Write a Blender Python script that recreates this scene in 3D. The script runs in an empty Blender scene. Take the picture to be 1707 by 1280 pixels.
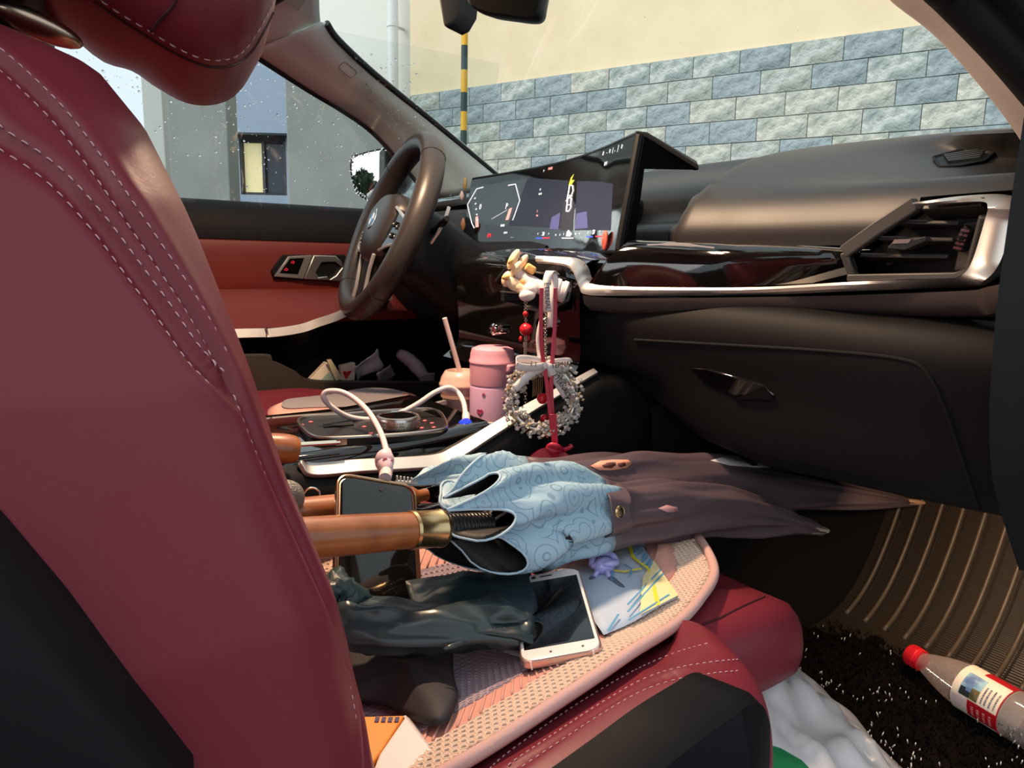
import bpy, bmesh, math, random
from mathutils import Vector as V, Matrix, noise
from mathutils.bvhtree import BVHTree

random.seed(7)
SC = bpy.context.scene
COL = SC.collection
PI = math.pi

# ------------------------------------------------------------------ camera
F, IW, IH = 1200.0, 1707, 1280
YAW, PITCH, ROLL = math.radians(56), math.radians(-9.8), math.radians(-1.2)
CAM = V((0, -.90, .95))                  # standing in the open passenger door
_cy, _sy, _cp, _sp = math.cos(YAW), math.sin(YAW), math.cos(PITCH), math.sin(PITCH)
FWD = V((_cp*_cy, _cp*_sy, _sp))
_r, _u = V((_sy, -_cy, 0)), V((-_sp*_cy, -_sp*_sy, _cp))
RGT = _r*math.cos(ROLL) - _u*math.sin(ROLL)
UPV = _r*math.sin(ROLL) + _u*math.cos(ROLL)
cd = bpy.data.cameras.new('camera')
cd.sensor_width = 36
cd.lens = 36*F/IW
cd.clip_start = .01
cam = bpy.data.objects.new('camera', cd)
M = Matrix((RGT, UPV, -FWD)).transposed().to_4x4()
M.translation = CAM
cam.matrix_world = M
COL.objects.link(cam)
SC.camera = cam

# ------------------------------------------------------------------ light
vs = SC.view_settings
vs.view_transform = 'Standard'
vs.look = 'None'
vs.gamma = 1
vs.use_curve_mapping = False
vs.exposure = 1.0
SC.cycles.use_denoising = True
SC.cycles.max_bounces = 8
SC.cycles.diffuse_bounces = 3
SC.cycles.transparent_max_bounces = 24
SC.cycles.caustics_reflective = False
SC.cycles.caustics_refractive = False
SC.cycles.sample_clamp_indirect = 6

world = bpy.data.worlds.new('overcast_sky')
SC.world = world
world.use_nodes = True
bg = world.node_tree.nodes['Background']
bg.inputs[0].default_value = (.80, .91, 1.0, 1)
bg.inputs[1].default_value = 0.58

def area(name, loc, target, sx, sy, power, color):
    l = bpy.data.lights.new(name, 'AREA')
    l.shape = 'RECTANGLE'; l.size = sx; l.size_y = sy
    l.energy = power; l.color = color
    o = bpy.data.objects.new(name, l)
    o.location = loc
    o.rotation_euler = (V(target)-V(loc)).to_track_quat('-Z', 'Y').to_euler()
    COL.objects.link(o)
    return o
sun = bpy.data.lights.new('wall_fill_sun', 'SUN')          # soft lamp from the rear, added to brighten the outside wall
sun.energy = 1.35; sun.angle = math.radians(70); sun.color = (1, .97, .92)
so = bpy.data.objects.new('wall_fill_sun', sun); so.rotation_euler = (V((.80, .10, -.62))).to_track_quat('-Z', 'Y').to_euler(); COL.objects.link(so)
area('map_light', (.40, .0, 1.392), (.36, -.08, .5), .10, .06, 5.5, (1.0, .68, .44))
area('footwell_light', (1.02, -.47, .655), (1.20, -.56, .36), .05, .02, .5, (1.0, .66, .40))

# ------------------------------------------------------------------ helpers
def ray(px, py):
    return FWD + RGT*((px-IW/2)/F) - UPV*((py-IH/2)/F)
def W(px, py, ax, val):
    d = ray(px, py); i = 'xyz'.index(ax)
    return CAM + d*((val-CAM[i])/d[i])
def WP(px, py, p, n):
    d = ray(px, py); n = V(n)
    return CAM + d*((V(p)-CAM).dot(n)/d.dot(n))
def D(px, py, dist):
    return CAM + ray(px, py)*dist
def S(r, g, b):
    return tuple(((c/255)/12.92 if c/255 <= .04045 else ((c/255+.055)/1.055)**2.4) for c in (r, g, b))

MATS = {}
def mat(name, color, rough=.5, metal=0., spec=.5, bump=None, coat=0., trans=0., alpha=1., emit=None, c2=None, sheen=0., ior=1.45, aniso=0., ramp=(.4, .6)):
    if name in MATS: return MATS[name]
    m = bpy.data.materials.new(name); m.use_nodes = True
    nt = m.node_tree; b = nt.nodes['Principled BSDF']
    I = b.inputs
    I['Base Color'].default_value = (*color, 1)
    I['Roughness'].default_value = rough
    I['Metallic'].default_value = metal
    I['Specular IOR Level'].default_value = spec
    I['Coat Weight'].default_value = coat
    I['Coat Roughness'].default_value = .06
    I['Transmission Weight'].default_value = trans
    I['Alpha'].default_value = alpha
    I['IOR'].default_value = ior
    if sheen: I['Sheen Weight'].default_value = sheen
    if emit:
        I['Emission Color'].default_value = (*emit[0], 1)
        I['Emission Strength'].default_value = emit[1]
    tc = nt.nodes.new('ShaderNodeTexCoord')
    if c2:
        n = nt.nodes.new('ShaderNodeTexNoise'); n.inputs['Scale'].default_value = c2[1]; n.inputs['Detail'].default_value = 5
        r = nt.nodes.new('ShaderNodeValToRGB')
        r.color_ramp.elements[0].color = (*color, 1); r.color_ramp.elements[1].color = (*c2[0], 1)
        r.color_ramp.elements[0].position = ramp[0]; r.color_ramp.elements[1].position = ramp[1]
        nt.links.new(tc.outputs['Object'], n.inputs['Vector'])
        nt.links.new(n.outputs['Fac'], r.inputs['Fac'])
        nt.links.new(r.outputs['Color'], I['Base Color'])
    if bump:
        n = nt.nodes.new('ShaderNodeTexNoise'); n.inputs['Scale'].default_value = bump[0]; n.inputs['Detail'].default_value = 3
        bp = nt.nodes.new('ShaderNodeBump'); bp.inputs['Strength'].default_value = bump[1]; bp.inputs['Distance'].default_value = bump[2] if len(bump) > 2 else .001
        nt.links.new(tc.outputs['Object'], n.inputs['Vector'])
        nt.links.new(n.outputs['Fac'], bp.inputs['Height'])
        nt.links.new(bp.outputs['Normal'], I['Normal'])
    MATS[name] = m
    return m

def ob(name, geo, material, parent=None, smooth=True, bevel=0, solid=0, sub=0, angle=40, props=None, sol_off=-1, mats=None):
    """geo: list of (verts, faces) joined into ONE mesh object, in world coordinates"""
    if isinstance(geo, tuple): geo = [geo]
    vv, ff = [], []
    for v, f in geo:
        k = len(vv)
        vv.extend([tuple(p) for p in v])
        ff.extend([tuple(i+k for i in q) for q in f])
    me = bpy.data.meshes.new(name)
    me.from_pydata(vv, [], ff)
    me.validate()
    bm = bmesh.new(); bm.from_mesh(me)
    bmesh.ops.recalc_face_normals(bm, faces=bm.faces)
    bm.to_mesh(me); bm.free()
    me.materials.append(material)
    for m in mats or []: me.materials.append(m)
    if smooth:
        me.polygons.foreach_set('use_smooth', [True]*len(me.polygons))
        if angle < 180: me.set_sharp_from_angle(angle=math.radians(angle))
    o = bpy.data.objects.new(name, me)
    COL.objects.link(o)
    if solid:
        md = o.modifiers.new('solid', 'SOLIDIFY'); md.thickness = solid; md.offset = sol_off
        if mats: md.material_offset = 1; md.material_offset_rim = 0
    if bevel:
        md = o.modifiers.new('bevel', 'BEVEL'); md.width = bevel; md.segments = 2; md.limit_method = 'ANGLE'; md.angle_limit = math.radians(35)
        md.harden_normals = False
    if sub:
        md = o.modifiers.new('sub', 'SUBSURF'); md.levels = sub; md.render_levels = sub
    if parent: par(o, parent)
    for k, v in (props or {}).items(): o[k] = v
    return o
def par(o, p):
    o.parent = p
    m = Matrix.Identity(4); q = p
    m = p_world(p)
    o.matrix_parent_inverse = m.inverted()
def p_world(p):
    m = Matrix.Translation(p.location) @ p.rotation_euler.to_matrix().to_4x4()
    if p.parent: m = p_world(p.parent) @ p.matrix_parent_inverse @ m
    return m
def thing(name, label, cat, loc=(0, 0, 0), group=None):
    o = bpy.data.objects.new(name, None); COL.objects.link(o)
    o.location = loc; o.empty_display_size = .03
    tag(o, label, cat, group)
    return o
def tag(o, label, cat, group=None):
    o['label'] = label; o['category'] = cat
    if group: o['group'] = group
    return o
def structure(o):
    o['kind'] = 'structure'; return o
STUFF = {'kind': 'stuff'}

def spline(pts, n, closed=False):
    """Catmull-Rom through pts, n samples"""
    P = [V(p) for p in pts]; m = len(P); out = []
    segs = m if closed else m-1
    for k in range(n):
        t = k/n*segs if closed else k/(n-1)*segs
        i = min(int(t), segs-1); f = t-i
        if closed: a, b, c, d = P[(i-1) % m], P[i], P[(i+1) % m], P[(i+2) % m]
        else: a, b, c, d = (P[i-1] if i > 0 else P[0]*2-P[1]), P[i], P[i+1], (P[i+2] if i+2 < m else P[m-1]*2-P[m-2])
        out.append(.5*((2*b)+(c-a)*f+(2*a-5*b+4*c-d)*f*f+(3*b-a-3*c+d)*f**3))
    return out
def interp(tab, x):
    if x <= tab[0][0]: return tab[0][1]
    for (a, b), (c, d) in zip(tab, tab[1:]):
        if x <= c: return b+(d-b)*(x-a)/(c-a)
    return tab[-1][1]
def smooth01(t):
    t = max(0, min(1, t)); return t*t*(3-2*t)
def frames(P, closed=False):
    n = len(P); T = []
    for i in range(n):
        a = P[(i-1) % n] if closed or i > 0 else P[i]; b = P[(i+1) % n] if closed or i < n-1 else P[i]
        d = b-a
        T.append(d.normalized() if d.length > 1e-9 else V((1, 0, 0)))
    up = V((0, 0, 1)) if abs(T[0].z) < .9 else V((1, 0, 0))
    N = [(up-T[0]*up.dot(T[0])).normalized()]
    for i in range(1, n):
        v = N[-1]-T[i]*N[-1].dot(T[i])
        N.append(v.normalized())
    return T, N, [t.cross(m) for t, m in zip(T, N)]
def loft(rings, closed=True, caps=True, loop=False):
    n = len(rings[0]); v = [p for r in rings for p in r]; f = []
    R = len(rings)
    for i in range(R if loop else R-1):
        for j in range(n if closed else n-1):
            a, b = i*n+j, i*n+(j+1) % n
            c, d = ((i+1) % R)*n+(j+1) % n, ((i+1) % R)*n+j
            f.append((a, b, c, d))
    if caps and closed and not loop:
        f.append(tuple(range(n-1, -1, -1))); f.append(tuple(range((R-1)*n, R*n)))
    return v, f
def tube(pts, r, seg=10, closed=False, caps=True):
    P = [V(p) for p in pts]; T, N, B = frames(P, closed)
    rings = []
    for i, p in enumerate(P):
        q = r[i] if isinstance(r, (list, tuple)) else r
        rings.append([p+N[i]*(q*math.cos(2*PI*k/seg))+B[i]*(q*math.sin(2*PI*k/seg)) for k in range(seg)])
    return loft(rings, True, caps, closed)
def strip(pts, wdir, w, th, closed=False):
    """flat band: width w along wdir, thickness th"""
    P = [V(p) for p in pts]; T, _, _ = frames(P, closed); rings = []
    for i, p in enumerate(P):
        d = V(wdir[i]) if isinstance(wdir, list) else V(wdir)
        d = (d-T[i]*d.dot(T[i])).normalized(); n = T[i].cross(d)
        ww = w[i] if isinstance(w, (list, tuple)) else w
        rings.append([p+d*ww/2+n*th/2, p-d*ww/2+n*th/2, p-d*ww/2-n*th/2, p+d*ww/2-n*th/2])
    return loft(rings, True, True, closed)
def lathe(prof, axis_o, axis_d=(0, 0, 1), seg=32):
    """prof: (r, h) along axis"""
    z = V(axis_d).normalized(); x = z.orthogonal().normalized(); y = z.cross(x); o = V(axis_o)
    rings = [[o+z*h+(x*math.cos(2*PI*k/seg)+y*math.sin(2*PI*k/seg))*max(r, 1e-4) for k in range(seg)] for r, h in prof]
    return loft(rings)
def prism(poly, d):
    """extrude a polygon (3-D points) by vector d"""
    P = [V(p) for p in poly]; n = len(P); d = V(d)
    v = P+[p+d for p in P]
    return v, [tuple(range(n)), tuple(range(2*n-1, n-1, -1))]+[(i, (i+1) % n, n+(i+1) % n, n+i) for i in range(n)]
def box(c, sx, sy, sz, ax=(1, 0, 0), up=(0, 0, 1)):
    x = V(ax).normalized(); z = V(up); z = (z-x*z.dot(x)).normalized(); y = z.cross(x); c = V(c)
    v = [c+x*(sx*a/2)+y*(sy*b/2)+z*(sz*e/2) for e in (-1, 1) for a, b in ((-1, -1), (1, -1), (1, 1), (-1, 1))]
    return v, [(3, 2, 1, 0), (4, 5, 6, 7), (0, 1, 5, 4), (1, 2, 6, 5), (2, 3, 7, 6), (3, 0, 4, 7)]
def bx(x0, x1, y0, y1, z0, z1):
    return box(((x0+x1)/2, (y0+y1)/2, (z0+z1)/2), x1-x0, y1-y0, z1-z0)
def ball(c, r, seg=12, rings=8, sx=1, sy=1, sz=1, rot=None):
    c = V(c); v = []; f = []
    for i in range(rings+1):
        th = PI*i/rings
        for k in range(seg):
            ph = 2*PI*k/seg
            p = V((math.sin(th)*math.cos(ph)*sx, math.sin(th)*math.sin(ph)*sy, math.cos(th)*sz))*r
            if rot: p = rot @ p
            v.append(c+p)
    for i in range(rings):
        for k in range(seg):
            f.append((i*seg+k, i*seg+(k+1) % seg, (i+1)*seg+(k+1) % seg, (i+1)*seg+k))
    return v, f
def octa(c, r):
    c = V(c); a, b, d = (V((random.gauss(0, 1), random.gauss(0, 1), random.gauss(0, 1))).normalized() for _ in range(3))
    b = (b-a*a.dot(b)).normalized(); d = a.cross(b)
    return [c+a*r, c-a*r, c+b*r, c-b*r, c+d*r, c-d*r], [(0, 2, 4), (2, 1, 4), (1, 3, 4), (3, 0, 4), (2, 0, 5), (1, 2, 5), (3, 1, 5), (0, 3, 5)]
def grid(P, flip=False):
    n = len(P[0]); v = [p for r in P for p in r]
    return v, [(i*n+j, i*n+j+1, (i+1)*n+j+1, (i+1)*n+j) for i in range(len(P)-1) for j in range(n-1)]
def rrect(w, h, r, n=6):
    """rounded rectangle outline in 2-D"""
    out = []
    for cx, cy, a0 in ((w/2-r, h/2-r, 0), (-w/2+r, h/2-r, 90), (-w/2+r, -h/2+r, 180), (w/2-r, -h/2+r, 270)):
        for k in range(n+1):
            a = math.radians(a0+90*k/n); out.append((cx+r*math.cos(a), cy+r*math.sin(a)))
    return out
def slab(c, ux, uy, w, h, r, th, n=6):
    """rounded slab with face centre c, spanned by ux, uy, thickness th downward"""
    ux, uy = V(ux).normalized(), V(uy); uy = (uy-ux*uy.dot(ux)).normalized(); nz = ux.cross(uy); c = V(c)
    ring = lambda s, k: [c+ux*(a*s)+uy*(b*s)-nz*k for a, b in rrect(w, h, r, n)]
    e = .0012/max(w, h)*2
    return loft([ring(1-e*1.5, 0), ring(1, min(.0012, th/3)), ring(1, th-min(.0012, th/3)), ring(1-e*1.5, th)])
def words(s, origin, ux, uy, size, material, parent=None, name='lettering', extrude=.0002, align='CENTER'):
    cu = bpy.data.curves.new(name, 'FONT'); cu.body = s; cu.size = size; cu.extrude = extrude; cu.align_x = align; cu.align_y = 'CENTER'; cu.resolution_u = 2
    tmp = bpy.data.objects.new(name, cu); COL.objects.link(tmp)
    dg = bpy.context.evaluated_depsgraph_get()
    me = bpy.data.meshes.new_from_object(tmp.evaluated_get(dg))
    bpy.data.objects.remove(tmp); bpy.data.curves.remove(cu)
    ux, uy = V(ux).normalized(), V(uy); uy = (uy-ux*uy.dot(ux)).normalized()
    m = Matrix((ux, uy, ux.cross(uy))).transposed().to_4x4(); m.translation = V(origin)
    me.transform(m)
    me.materials.clear(); me.materials.append(material)
    o = bpy.data.objects.new(name, me); COL.objects.link(o)
    if parent: par(o, parent)
    return o
def bvh_of(o):
    dg = bpy.context.evaluated_depsgraph_get(); e = o.evaluated_get(dg); me = e.to_mesh()
    b = BVHTree.FromPolygons([o.matrix_world @ v.co for v in me.vertices] if False else [v.co.copy() for v in me.vertices], [tuple(p.vertices) for p in me.polygons])
    e.to_mesh_clear(); return b
def hit(b, px, py):
    d = ray(px, py).normalized(); h = b.ray_cast(CAM, d)
    return (h[0], h[1] if h[1].dot(d) < 0 else -h[1]) if h[0] else (None, None)
def stitch_run(pts, nrm, length=.0042, gap=.0032, r=.00055):
    """row of short thread capsules along a 3-D path lying on a surface"""
    out = []; L = 0; acc = []
    for a, b in zip(pts, pts[1:]):
        acc.append((L, a, b)); L += (b-a).length
    def at(s):
        for (l, a, b), n in zip(reversed(acc), reversed(nrm[:-1])):
            if s >= l:
                d = (b-a).length
                return a+(b-a)*min(1, (s-l)/max(d, 1e-9)), n
        return acc[0][1], nrm[0]
    s = 0
    while s+length < L:
        p, n = at(s); q, m = at(s+length); mid = (p+q)/2+n*r*.8
        out.append(tube([p-n*r*.4, p+(q-p)*.18+n*r*.6, mid, p+(q-p)*.82+n*r*.6, q-n*r*.4], [r*.6, r, r, r, r*.6], 6))
        s += length+gap
    return out

# ------------------------------------------------------------------ materials
leather = mat('burgundy_leather', (.190, .022, .034), .42, bump=(420, .12, .0006), spec=.4)
leather_dark = mat('burgundy_crease', (.05, .006, .009), .6)
thread = mat('pale_pink_thread', (.62, .38, .40), .7)
blackp = mat('soft_black_plastic', (.0085, .0082, .0088), .6, bump=(700, .08, .0004), spec=.2)
blackd = mat('black_plastic', (.005, .005, .0055), .45, spec=.25)
dashp = mat('charcoal_dash_skin', (.021, .019, .0185), .45, bump=(900, .10, .0004))
gloss = mat('piano_black', (.004, .0035, .0035), .06, coat=.6)
silver = mat('satin_silver_trim', (.60, .575, .54), .40, metal=.85)
chrome = mat('chrome', (.75, .74, .72), .12, metal=1)
beige = mat('beige_headliner_cloth', (.76, .79, .73), .85, bump=(900, .2, .0005))
rubber = mat('black_rubber', (.006, .006, .006), .6)
def glassy(name, tint, gl=.06, rough=.02):
    m = bpy.data.materials.new(name); m.use_nodes = True; nt = m.node_tree
    for n in list(nt.nodes): nt.nodes.remove(n)
    o = nt.nodes.new('ShaderNodeOutputMaterial'); mx = nt.nodes.new('ShaderNodeMixShader'); t = nt.nodes.new('ShaderNodeBsdfTransparent'); g = nt.nodes.new('ShaderNodeBsdfGlossy')
    t.inputs[0].default_value = (*tint, 1); g.inputs['Roughness'].default_value = rough; mx.inputs[0].default_value = gl
    nt.links.new(t.outputs[0], mx.inputs[1]); nt.links.new(g.outputs[0], mx.inputs[2]); nt.links.new(mx.outputs[0], o.inputs[0])
    return m
pane = glassy('window_glass', (.95, .97, .96), .035)
drop_m = mat('rain_water', (1, 1, 1), .02, trans=1, ior=1.33)

# ================================================================== OUTSIDE
asphalt = mat('wet_asphalt', (.05, .052, .055), .35, bump=(60, .3, .01))
o = structure(ob('floor', [([(-25, -25, 0), (25, -25, 0), (25, 25, 0), (-25, 25, 0)], [(0, 1, 2, 3)])], asphalt, smooth=False))

plaster = mat('cream_yellow_plaster', S(243, 222, 186), .85, bump=(40, .25, .004), c2=(S(238, 216, 178), 3))
wd = V((math.cos(math.radians(113)), math.sin(math.radians(113)), 0)); wn = V((-wd.y, wd.x, 0))
if wn.dot(CAM-D(1500, 100, 5.8)) < 0: wn = -wn
W0 = D(1500, 100, 5.8)
def wall_st(px, py):
    p = WP(px, py, W0, wn); return (p-W0).dot(wd), p.z
def wall_p(s, z, out=0): return W0+wd*s+V((0, 0, z-W0.z))+wn*out
s_left = wall_st(684, 100)[0]
z_top = (wall_st(700, 153)[1]+wall_st(1530, 50)[1])/2
wall = ob('wall_front', prism([wall_p(-3.2, 0), wall_p(s_left, 0), wall_p(s_left, 5), wall_p(-3.2, 5)], -wn*.25), plaster, smooth=False)
structure(wall)
stone_mats = []
for i, (c, c2) in enumerate([((160, 172, 174), (134, 148, 152)), ((190, 195, 188), (160, 166, 158)), ((208, 206, 192), (172, 174, 164)), ((146, 158, 164), (156, 168, 172)), ((198, 202, 196), (150, 160, 158))]):
    stone_mats.append(mat('slate_stone_%d' % i, S(*c), .55, bump=(11, 1.0, .04), c2=(S(*c2), 7), ramp=(.40, .56)))
SW, SH = .43, .2
var = []
for k in range(10):
    nx, ny = 4, 2; rr = random.Random(k)
    P = [[(SW*(i/nx-.5)*.984, SH*(j/ny-.5)*.965, .012+(rr.uniform(.004, .024) if 0 < i < nx and 0 < j < ny else rr.uniform(0, .008))) for i in range(nx+1)] for j in range(ny+1)]
    v, f = grid(P); b = len(v)
    edge = [j for j in range(nx+1)]+[(nx+1)*r+nx for r in range(1, ny+1)]+[(nx+1)*ny+c for c in range(nx-1, -1, -1)]+[(nx+1)*r for r in range(ny-1, 0, -1)]
    v = v+[(v[e][0], v[e][1], -.03) for e in edge]
    f = f+[(edge[(i+1) % len(edge)], edge[i], b+i, b+(i+1) % len(edge)) for i in range(len(edge))]
    var.append((v, f))
meshes = []
R3 = Matrix((wd*-1, V((0, 0, 1)), wn)).transposed().to_4x4()
if (wd*-1).cross(V((0, 0, 1))).dot(wn) < 0: R3 = Matrix((wd, V((0, 0, 1)), wn)).transposed().to_4x4()
mortar = mat('grey_mortar', S(120, 126, 124), .9)
ob('mortar_bed', prism([wall_p(-3.2, 0, .001), wall_p(s_left, 0, .001), wall_p(s_left, z_top-.01, .001), wall_p(-3.2, z_top-.01, .001)], wn*.012), mortar, wall, smooth=False)
rr = random.Random(3)
cache = {}
for row in range(9):
    z = z_top-SH*(row+.5)
    if z < .75: break
    s = -3.0+(row % 2)*SW*.5+rr.uniform(-.03, .03)
    while s < s_left+.1:
        if s+SW/2 < s_left+.03:
            mi = rr.choice([0, 3, 0, 3, 1, 4] if row < 2 and rr.random() < .7 else [1, 2, 2, 4, 4, 0, 3]); k = rr.randrange(10)
            if (k, mi) not in cache:
                ov = ob('stone', var[k], stone_mats[mi], smooth=True, angle=25); cache[(k, mi)] = ov.data
            else:
                ov = bpy.data.objects.new('stone', cache[(k, mi)]); COL.objects.link(ov)
            ov.matrix_world = Matrix.Translation(wall_p(s+SW/2, z, .008)) @ R3
            ov.parent = wall
            ov.matrix_parent_inverse = Matrix.Identity(4)
        s += SW
# white return wall beyond the corner with a downpipe
white_pl = mat('white_plaster', S(226, 222, 214), .85, bump=(30, .2, .003))
pw = wall_p(s_left, 0)
bdir = V((-wn.x, -wn.y, 0))
q0 = WP(684, 120, W0-wn*.9, wn)
far = ob('wall_back', prism([V((wall_p(s_left+3.6, 0)-wn*.9)), V((wall_p(s_left-.3, 0)-wn*.9)), V((wall_p(s_left-.3, 5)-wn*.9)), V((wall_p(s_left+3.6, 5)-wn*.9))], -wn*.2), white_pl, smooth=False)
structure(far)
pipe_m = mat('white_pvc', S(232, 232, 232), .4)
pc = WP(655, 80, W0-wn*.66, wn)
t = thing('downpipe', 'white plastic rainwater downpipe at the corner of the yellow wall', 'pipe', (pc.x, pc.y, 0))
ob('pipe', tube([(pc.x, pc.y, 0), (pc.x, pc.y, 5)], .07, 16), pipe_m, t)
for z in (1.3, 2.6, 3.9):
    ob('pipe_collar', tube([(pc.x, pc.y, z), (pc.x, pc.y, z+.07)], .078, 16), pipe_m, t)
    ob('wall_bracket', box((pc.x-wn.x*.12, pc.y-wn.y*.12, z+.02), .03, .2, .03, ax=wd), silver, t)
# black and yellow striped pole
yel = mat('pole_yellow', S(236, 178, 44), .5); blk = mat('pole_dark_green', S(44, 62, 62), .5)
pp = D(774, 120, 4.6)
t = thing('striped_pole', 'slim yellow and black striped pole standing before the stone wall', 'pole', (pp.x, pp.y, 0))
pz = [V((pp.x, pp.y, 0)).z]
zs = []
for py in (-60, -25, 8, 42, 78, 117, 153, 184, 215, 250):
    zs.append(D(774, py, 4.6).z)
zs = sorted(zs)
lo = 0
ob('pole_base', tube([(pp.x, pp.y, 0), (pp.x, pp.y, zs[0])], .021, 14), blk, t)
for i, (a, b) in enumerate(zip(zs, zs[1:])):
    ob('stripe_band', tube([(pp.x, pp.y, a), (pp.x, pp.y, b)], .021, 14), yel if i % 2 else blk, t)
ob('pole_cap', ball((pp.x, pp.y, zs[-1]), .021), blk, t)

# building on the driver's side
conc = mat('grey_concrete', S(150, 152, 146), .85, bump=(20, .2, .004), c2=(S(140, 143, 138), 2))
conc2 = mat('lit_face_concrete', S(196, 198, 192), .85, bump=(20, .2, .004))  # lighter copy of the grey concrete for the pillar's lit left face
fasc = mat('blue_grey_cladding', S(150, 166, 186), .6)
def pillar(px0, px1, dist, depth, label, m, top_z=6):
    a, b = D(px0, 330, dist), D(px1, 330, dist)
    a.z = b.z = 0
    n = V((-(b-a).y, (b-a).x, 0)).normalized()
    if n.dot(a-CAM) < 0: n = -n
    t = thing('concrete_pillar', label, 'pillar', ((a.x+b.x)/2, (a.y+b.y)/2, 0))
    poly = [a, b, b+n*depth, a+n*depth]
    ob('shaft', prism(poly, (0, 0, top_z)), m, t, smooth=False, bevel=.01)
    ob('plinth', prism([p+(p-(a+b)/2-n*depth/2).normalized()*.03 for p in poly], (0, 0, .35)), m, t, smooth=False, bevel=.01)
    return t
pillar(287, 384, 6.4, .25, 'grey concrete pillar seen through the side window left of the lit window', conc)
pillar(481, 645, 6.0, .2, 'broad grey concrete pillar behind the wing mirror', conc, D(560, 138, 6.0).z)
pillar(247, 280, 7.4, .15, 'pale slab for the lit left face of the grey concrete pillar, nearest the red seat back', conc2)
# back building: wall with window between the pillars
bA, bB = D(250, 330, 10.5), D(620, 330, 10.5)
bn = V((-(bB-bA).y, (bB-bA).x, 0)).normalized()
if bn.dot(bA-CAM) < 0: bn = -bn
bw = thing('neighbouring_building', 'blue-grey building behind the pillars with a framed window', 'building', (bA.x, bA.y, 0))
def bp(px, py, dist=10.5): return WP(px, py, bA, bn)
zt, zl = bp(437, 215).z, 0
def flat(p, z): return V((p.x, p.y, z))
c1, c2_, c3 = bp(335, 330), bp(600, 330), bp(437, 330)
wz0, wz1 = bp(440, 325).z, bp(440, 226).z
wx0, wx1 = bp(401, 300), bp(478, 300)
# wall in pieces around the window opening
for (p, q, z0, z1) in ((c1, wx0, 0, wz1), (wx1, c2_, 0, wz1), (wx0, wx1, 0, wz0)):
    ob('wall_panel', prism([flat(p, z0), flat(q, z0), flat(q, z1), flat(p, z1)], bn*.2), fasc, bw, smooth=False)
ob('fascia', prism([flat(c1, wz1)-bn*.25, flat(c2_, wz1)-bn*.25, flat(c2_, bp(440, 110).z)-bn*.25, flat(c1, bp(440, 110).z)-bn*.25], bn*.4), fasc, bw, smooth=False)
fr = ob('window_frame', [tube([flat(wx0, wz0)+bn*.05, flat(wx0, wz1)+bn*.05], .05, 4), tube([flat(wx1, wz0)+bn*.05, flat(wx1, wz1)+bn*.05], .05, 4),
    tube([flat(wx0, wz1)+bn*.05, flat(wx1, wz1)+bn*.05], .10, 4), tube([flat(wx0.lerp(wx1, .5), wz0)+bn*.05, flat(wx0.lerp(wx1, .5), wz1)+bn*.05], .03, 4),
    tube([flat(wx0, wz0)+bn*.05, flat(wx1, wz0)+bn*.05], .04, 4)], mat('dark_window_frame', S(52, 52, 56), .5), bw, smooth=False)
ob('pane', prism([flat(wx0, wz0)+bn*.08, flat(wx0.lerp(wx1, .5), wz0)+bn*.08, flat(wx0.lerp(wx1, .5), wz1)+bn*.08, flat(wx0, wz1)+bn*.08], bn*.01), mat('lit_window', S(220, 206, 160), .5, emit=(S(235, 220, 165), .22)), fr, smooth=False)
ob('pane', prism([flat(wx0.lerp(wx1, .5), wz0)+bn*.08, flat(wx1, wz0)+bn*.08, flat(wx1, wz1)+bn*.08, flat(wx0.lerp(wx1, .5), wz1)+bn*.08], bn*.01), mat('dark_window', S(60, 66, 76), .1), fr, smooth=False)

# ================================================================== CAR SHELL
# windscreen surface
def ws_bottom(y):
    k = abs(y-.05)/.62
    return V((1.06-.20*k**2.6, y, 1.135-.045*k**2.6))
def ws_top(y):
    k = abs(y)/.6
    return V((.47-.07*k*k, y*.80, 1.435-.03*k*k))
ys = [-.66+1.42*i/40 for i in range(41)]
G = []
for j in range(13):
    t = j/12
    G.append([ws_bottom(y).lerp(ws_top(y), t)+V((.035, 0, .03))*math.sin(PI*t) for y in ys])
win = ob('window_1', grid(G), pane, solid=.004)
structure(win)
def drops(name, fn, n, seed, parent, r0=.0007, r1=.0022, squash=.45):
    rr = random.Random(seed); g = []
    for _ in range(n):
        p, nr = fn(rr)
        if p is None: continue
        r = r0+(r1-r0)*rr.random()**3
        x = nr.orthogonal().normalized(); y = nr.cross(x)
        rot = Matrix((x, y, nr)).transposed()
        g.append(ball(p+nr*r*.15, r, 7, 4, 1, 1+.5*rr.random(), squash, rot))
    return ob(name, g, drop_m, parent, angle=180, props=STUFF)
def ws_pt(rr, ylo=-.6, yhi=.7, tlo=0, thi=1):
    y = rr.uniform(ylo, yhi); t = rr.uniform(tlo, thi)
    p = ws_bottom(y).lerp(ws_top(y), t)+V((.035, 0, .03))*math.sin(PI*t)
    return p+V((.003, 0, .004)), V((.5, 0, .86))
def ws_edge(rr):
    y = .70-abs(rr.gauss(0, .045)); t = rr.random()
    p = ws_bottom(y).lerp(ws_top(y), t)+V((.035, 0, .03))*math.sin(PI*t)
    return p+V((.003, 0, .004)), V((.5, 0, .86))
drops('raindrops', ws_edge, 420, 5, win, .0008, .0028)
drops('scattered_raindrops', lambda r: ws_pt(r, -.5, .65, 0, 1), 60, 6, win, .0006, .0014)

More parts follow.
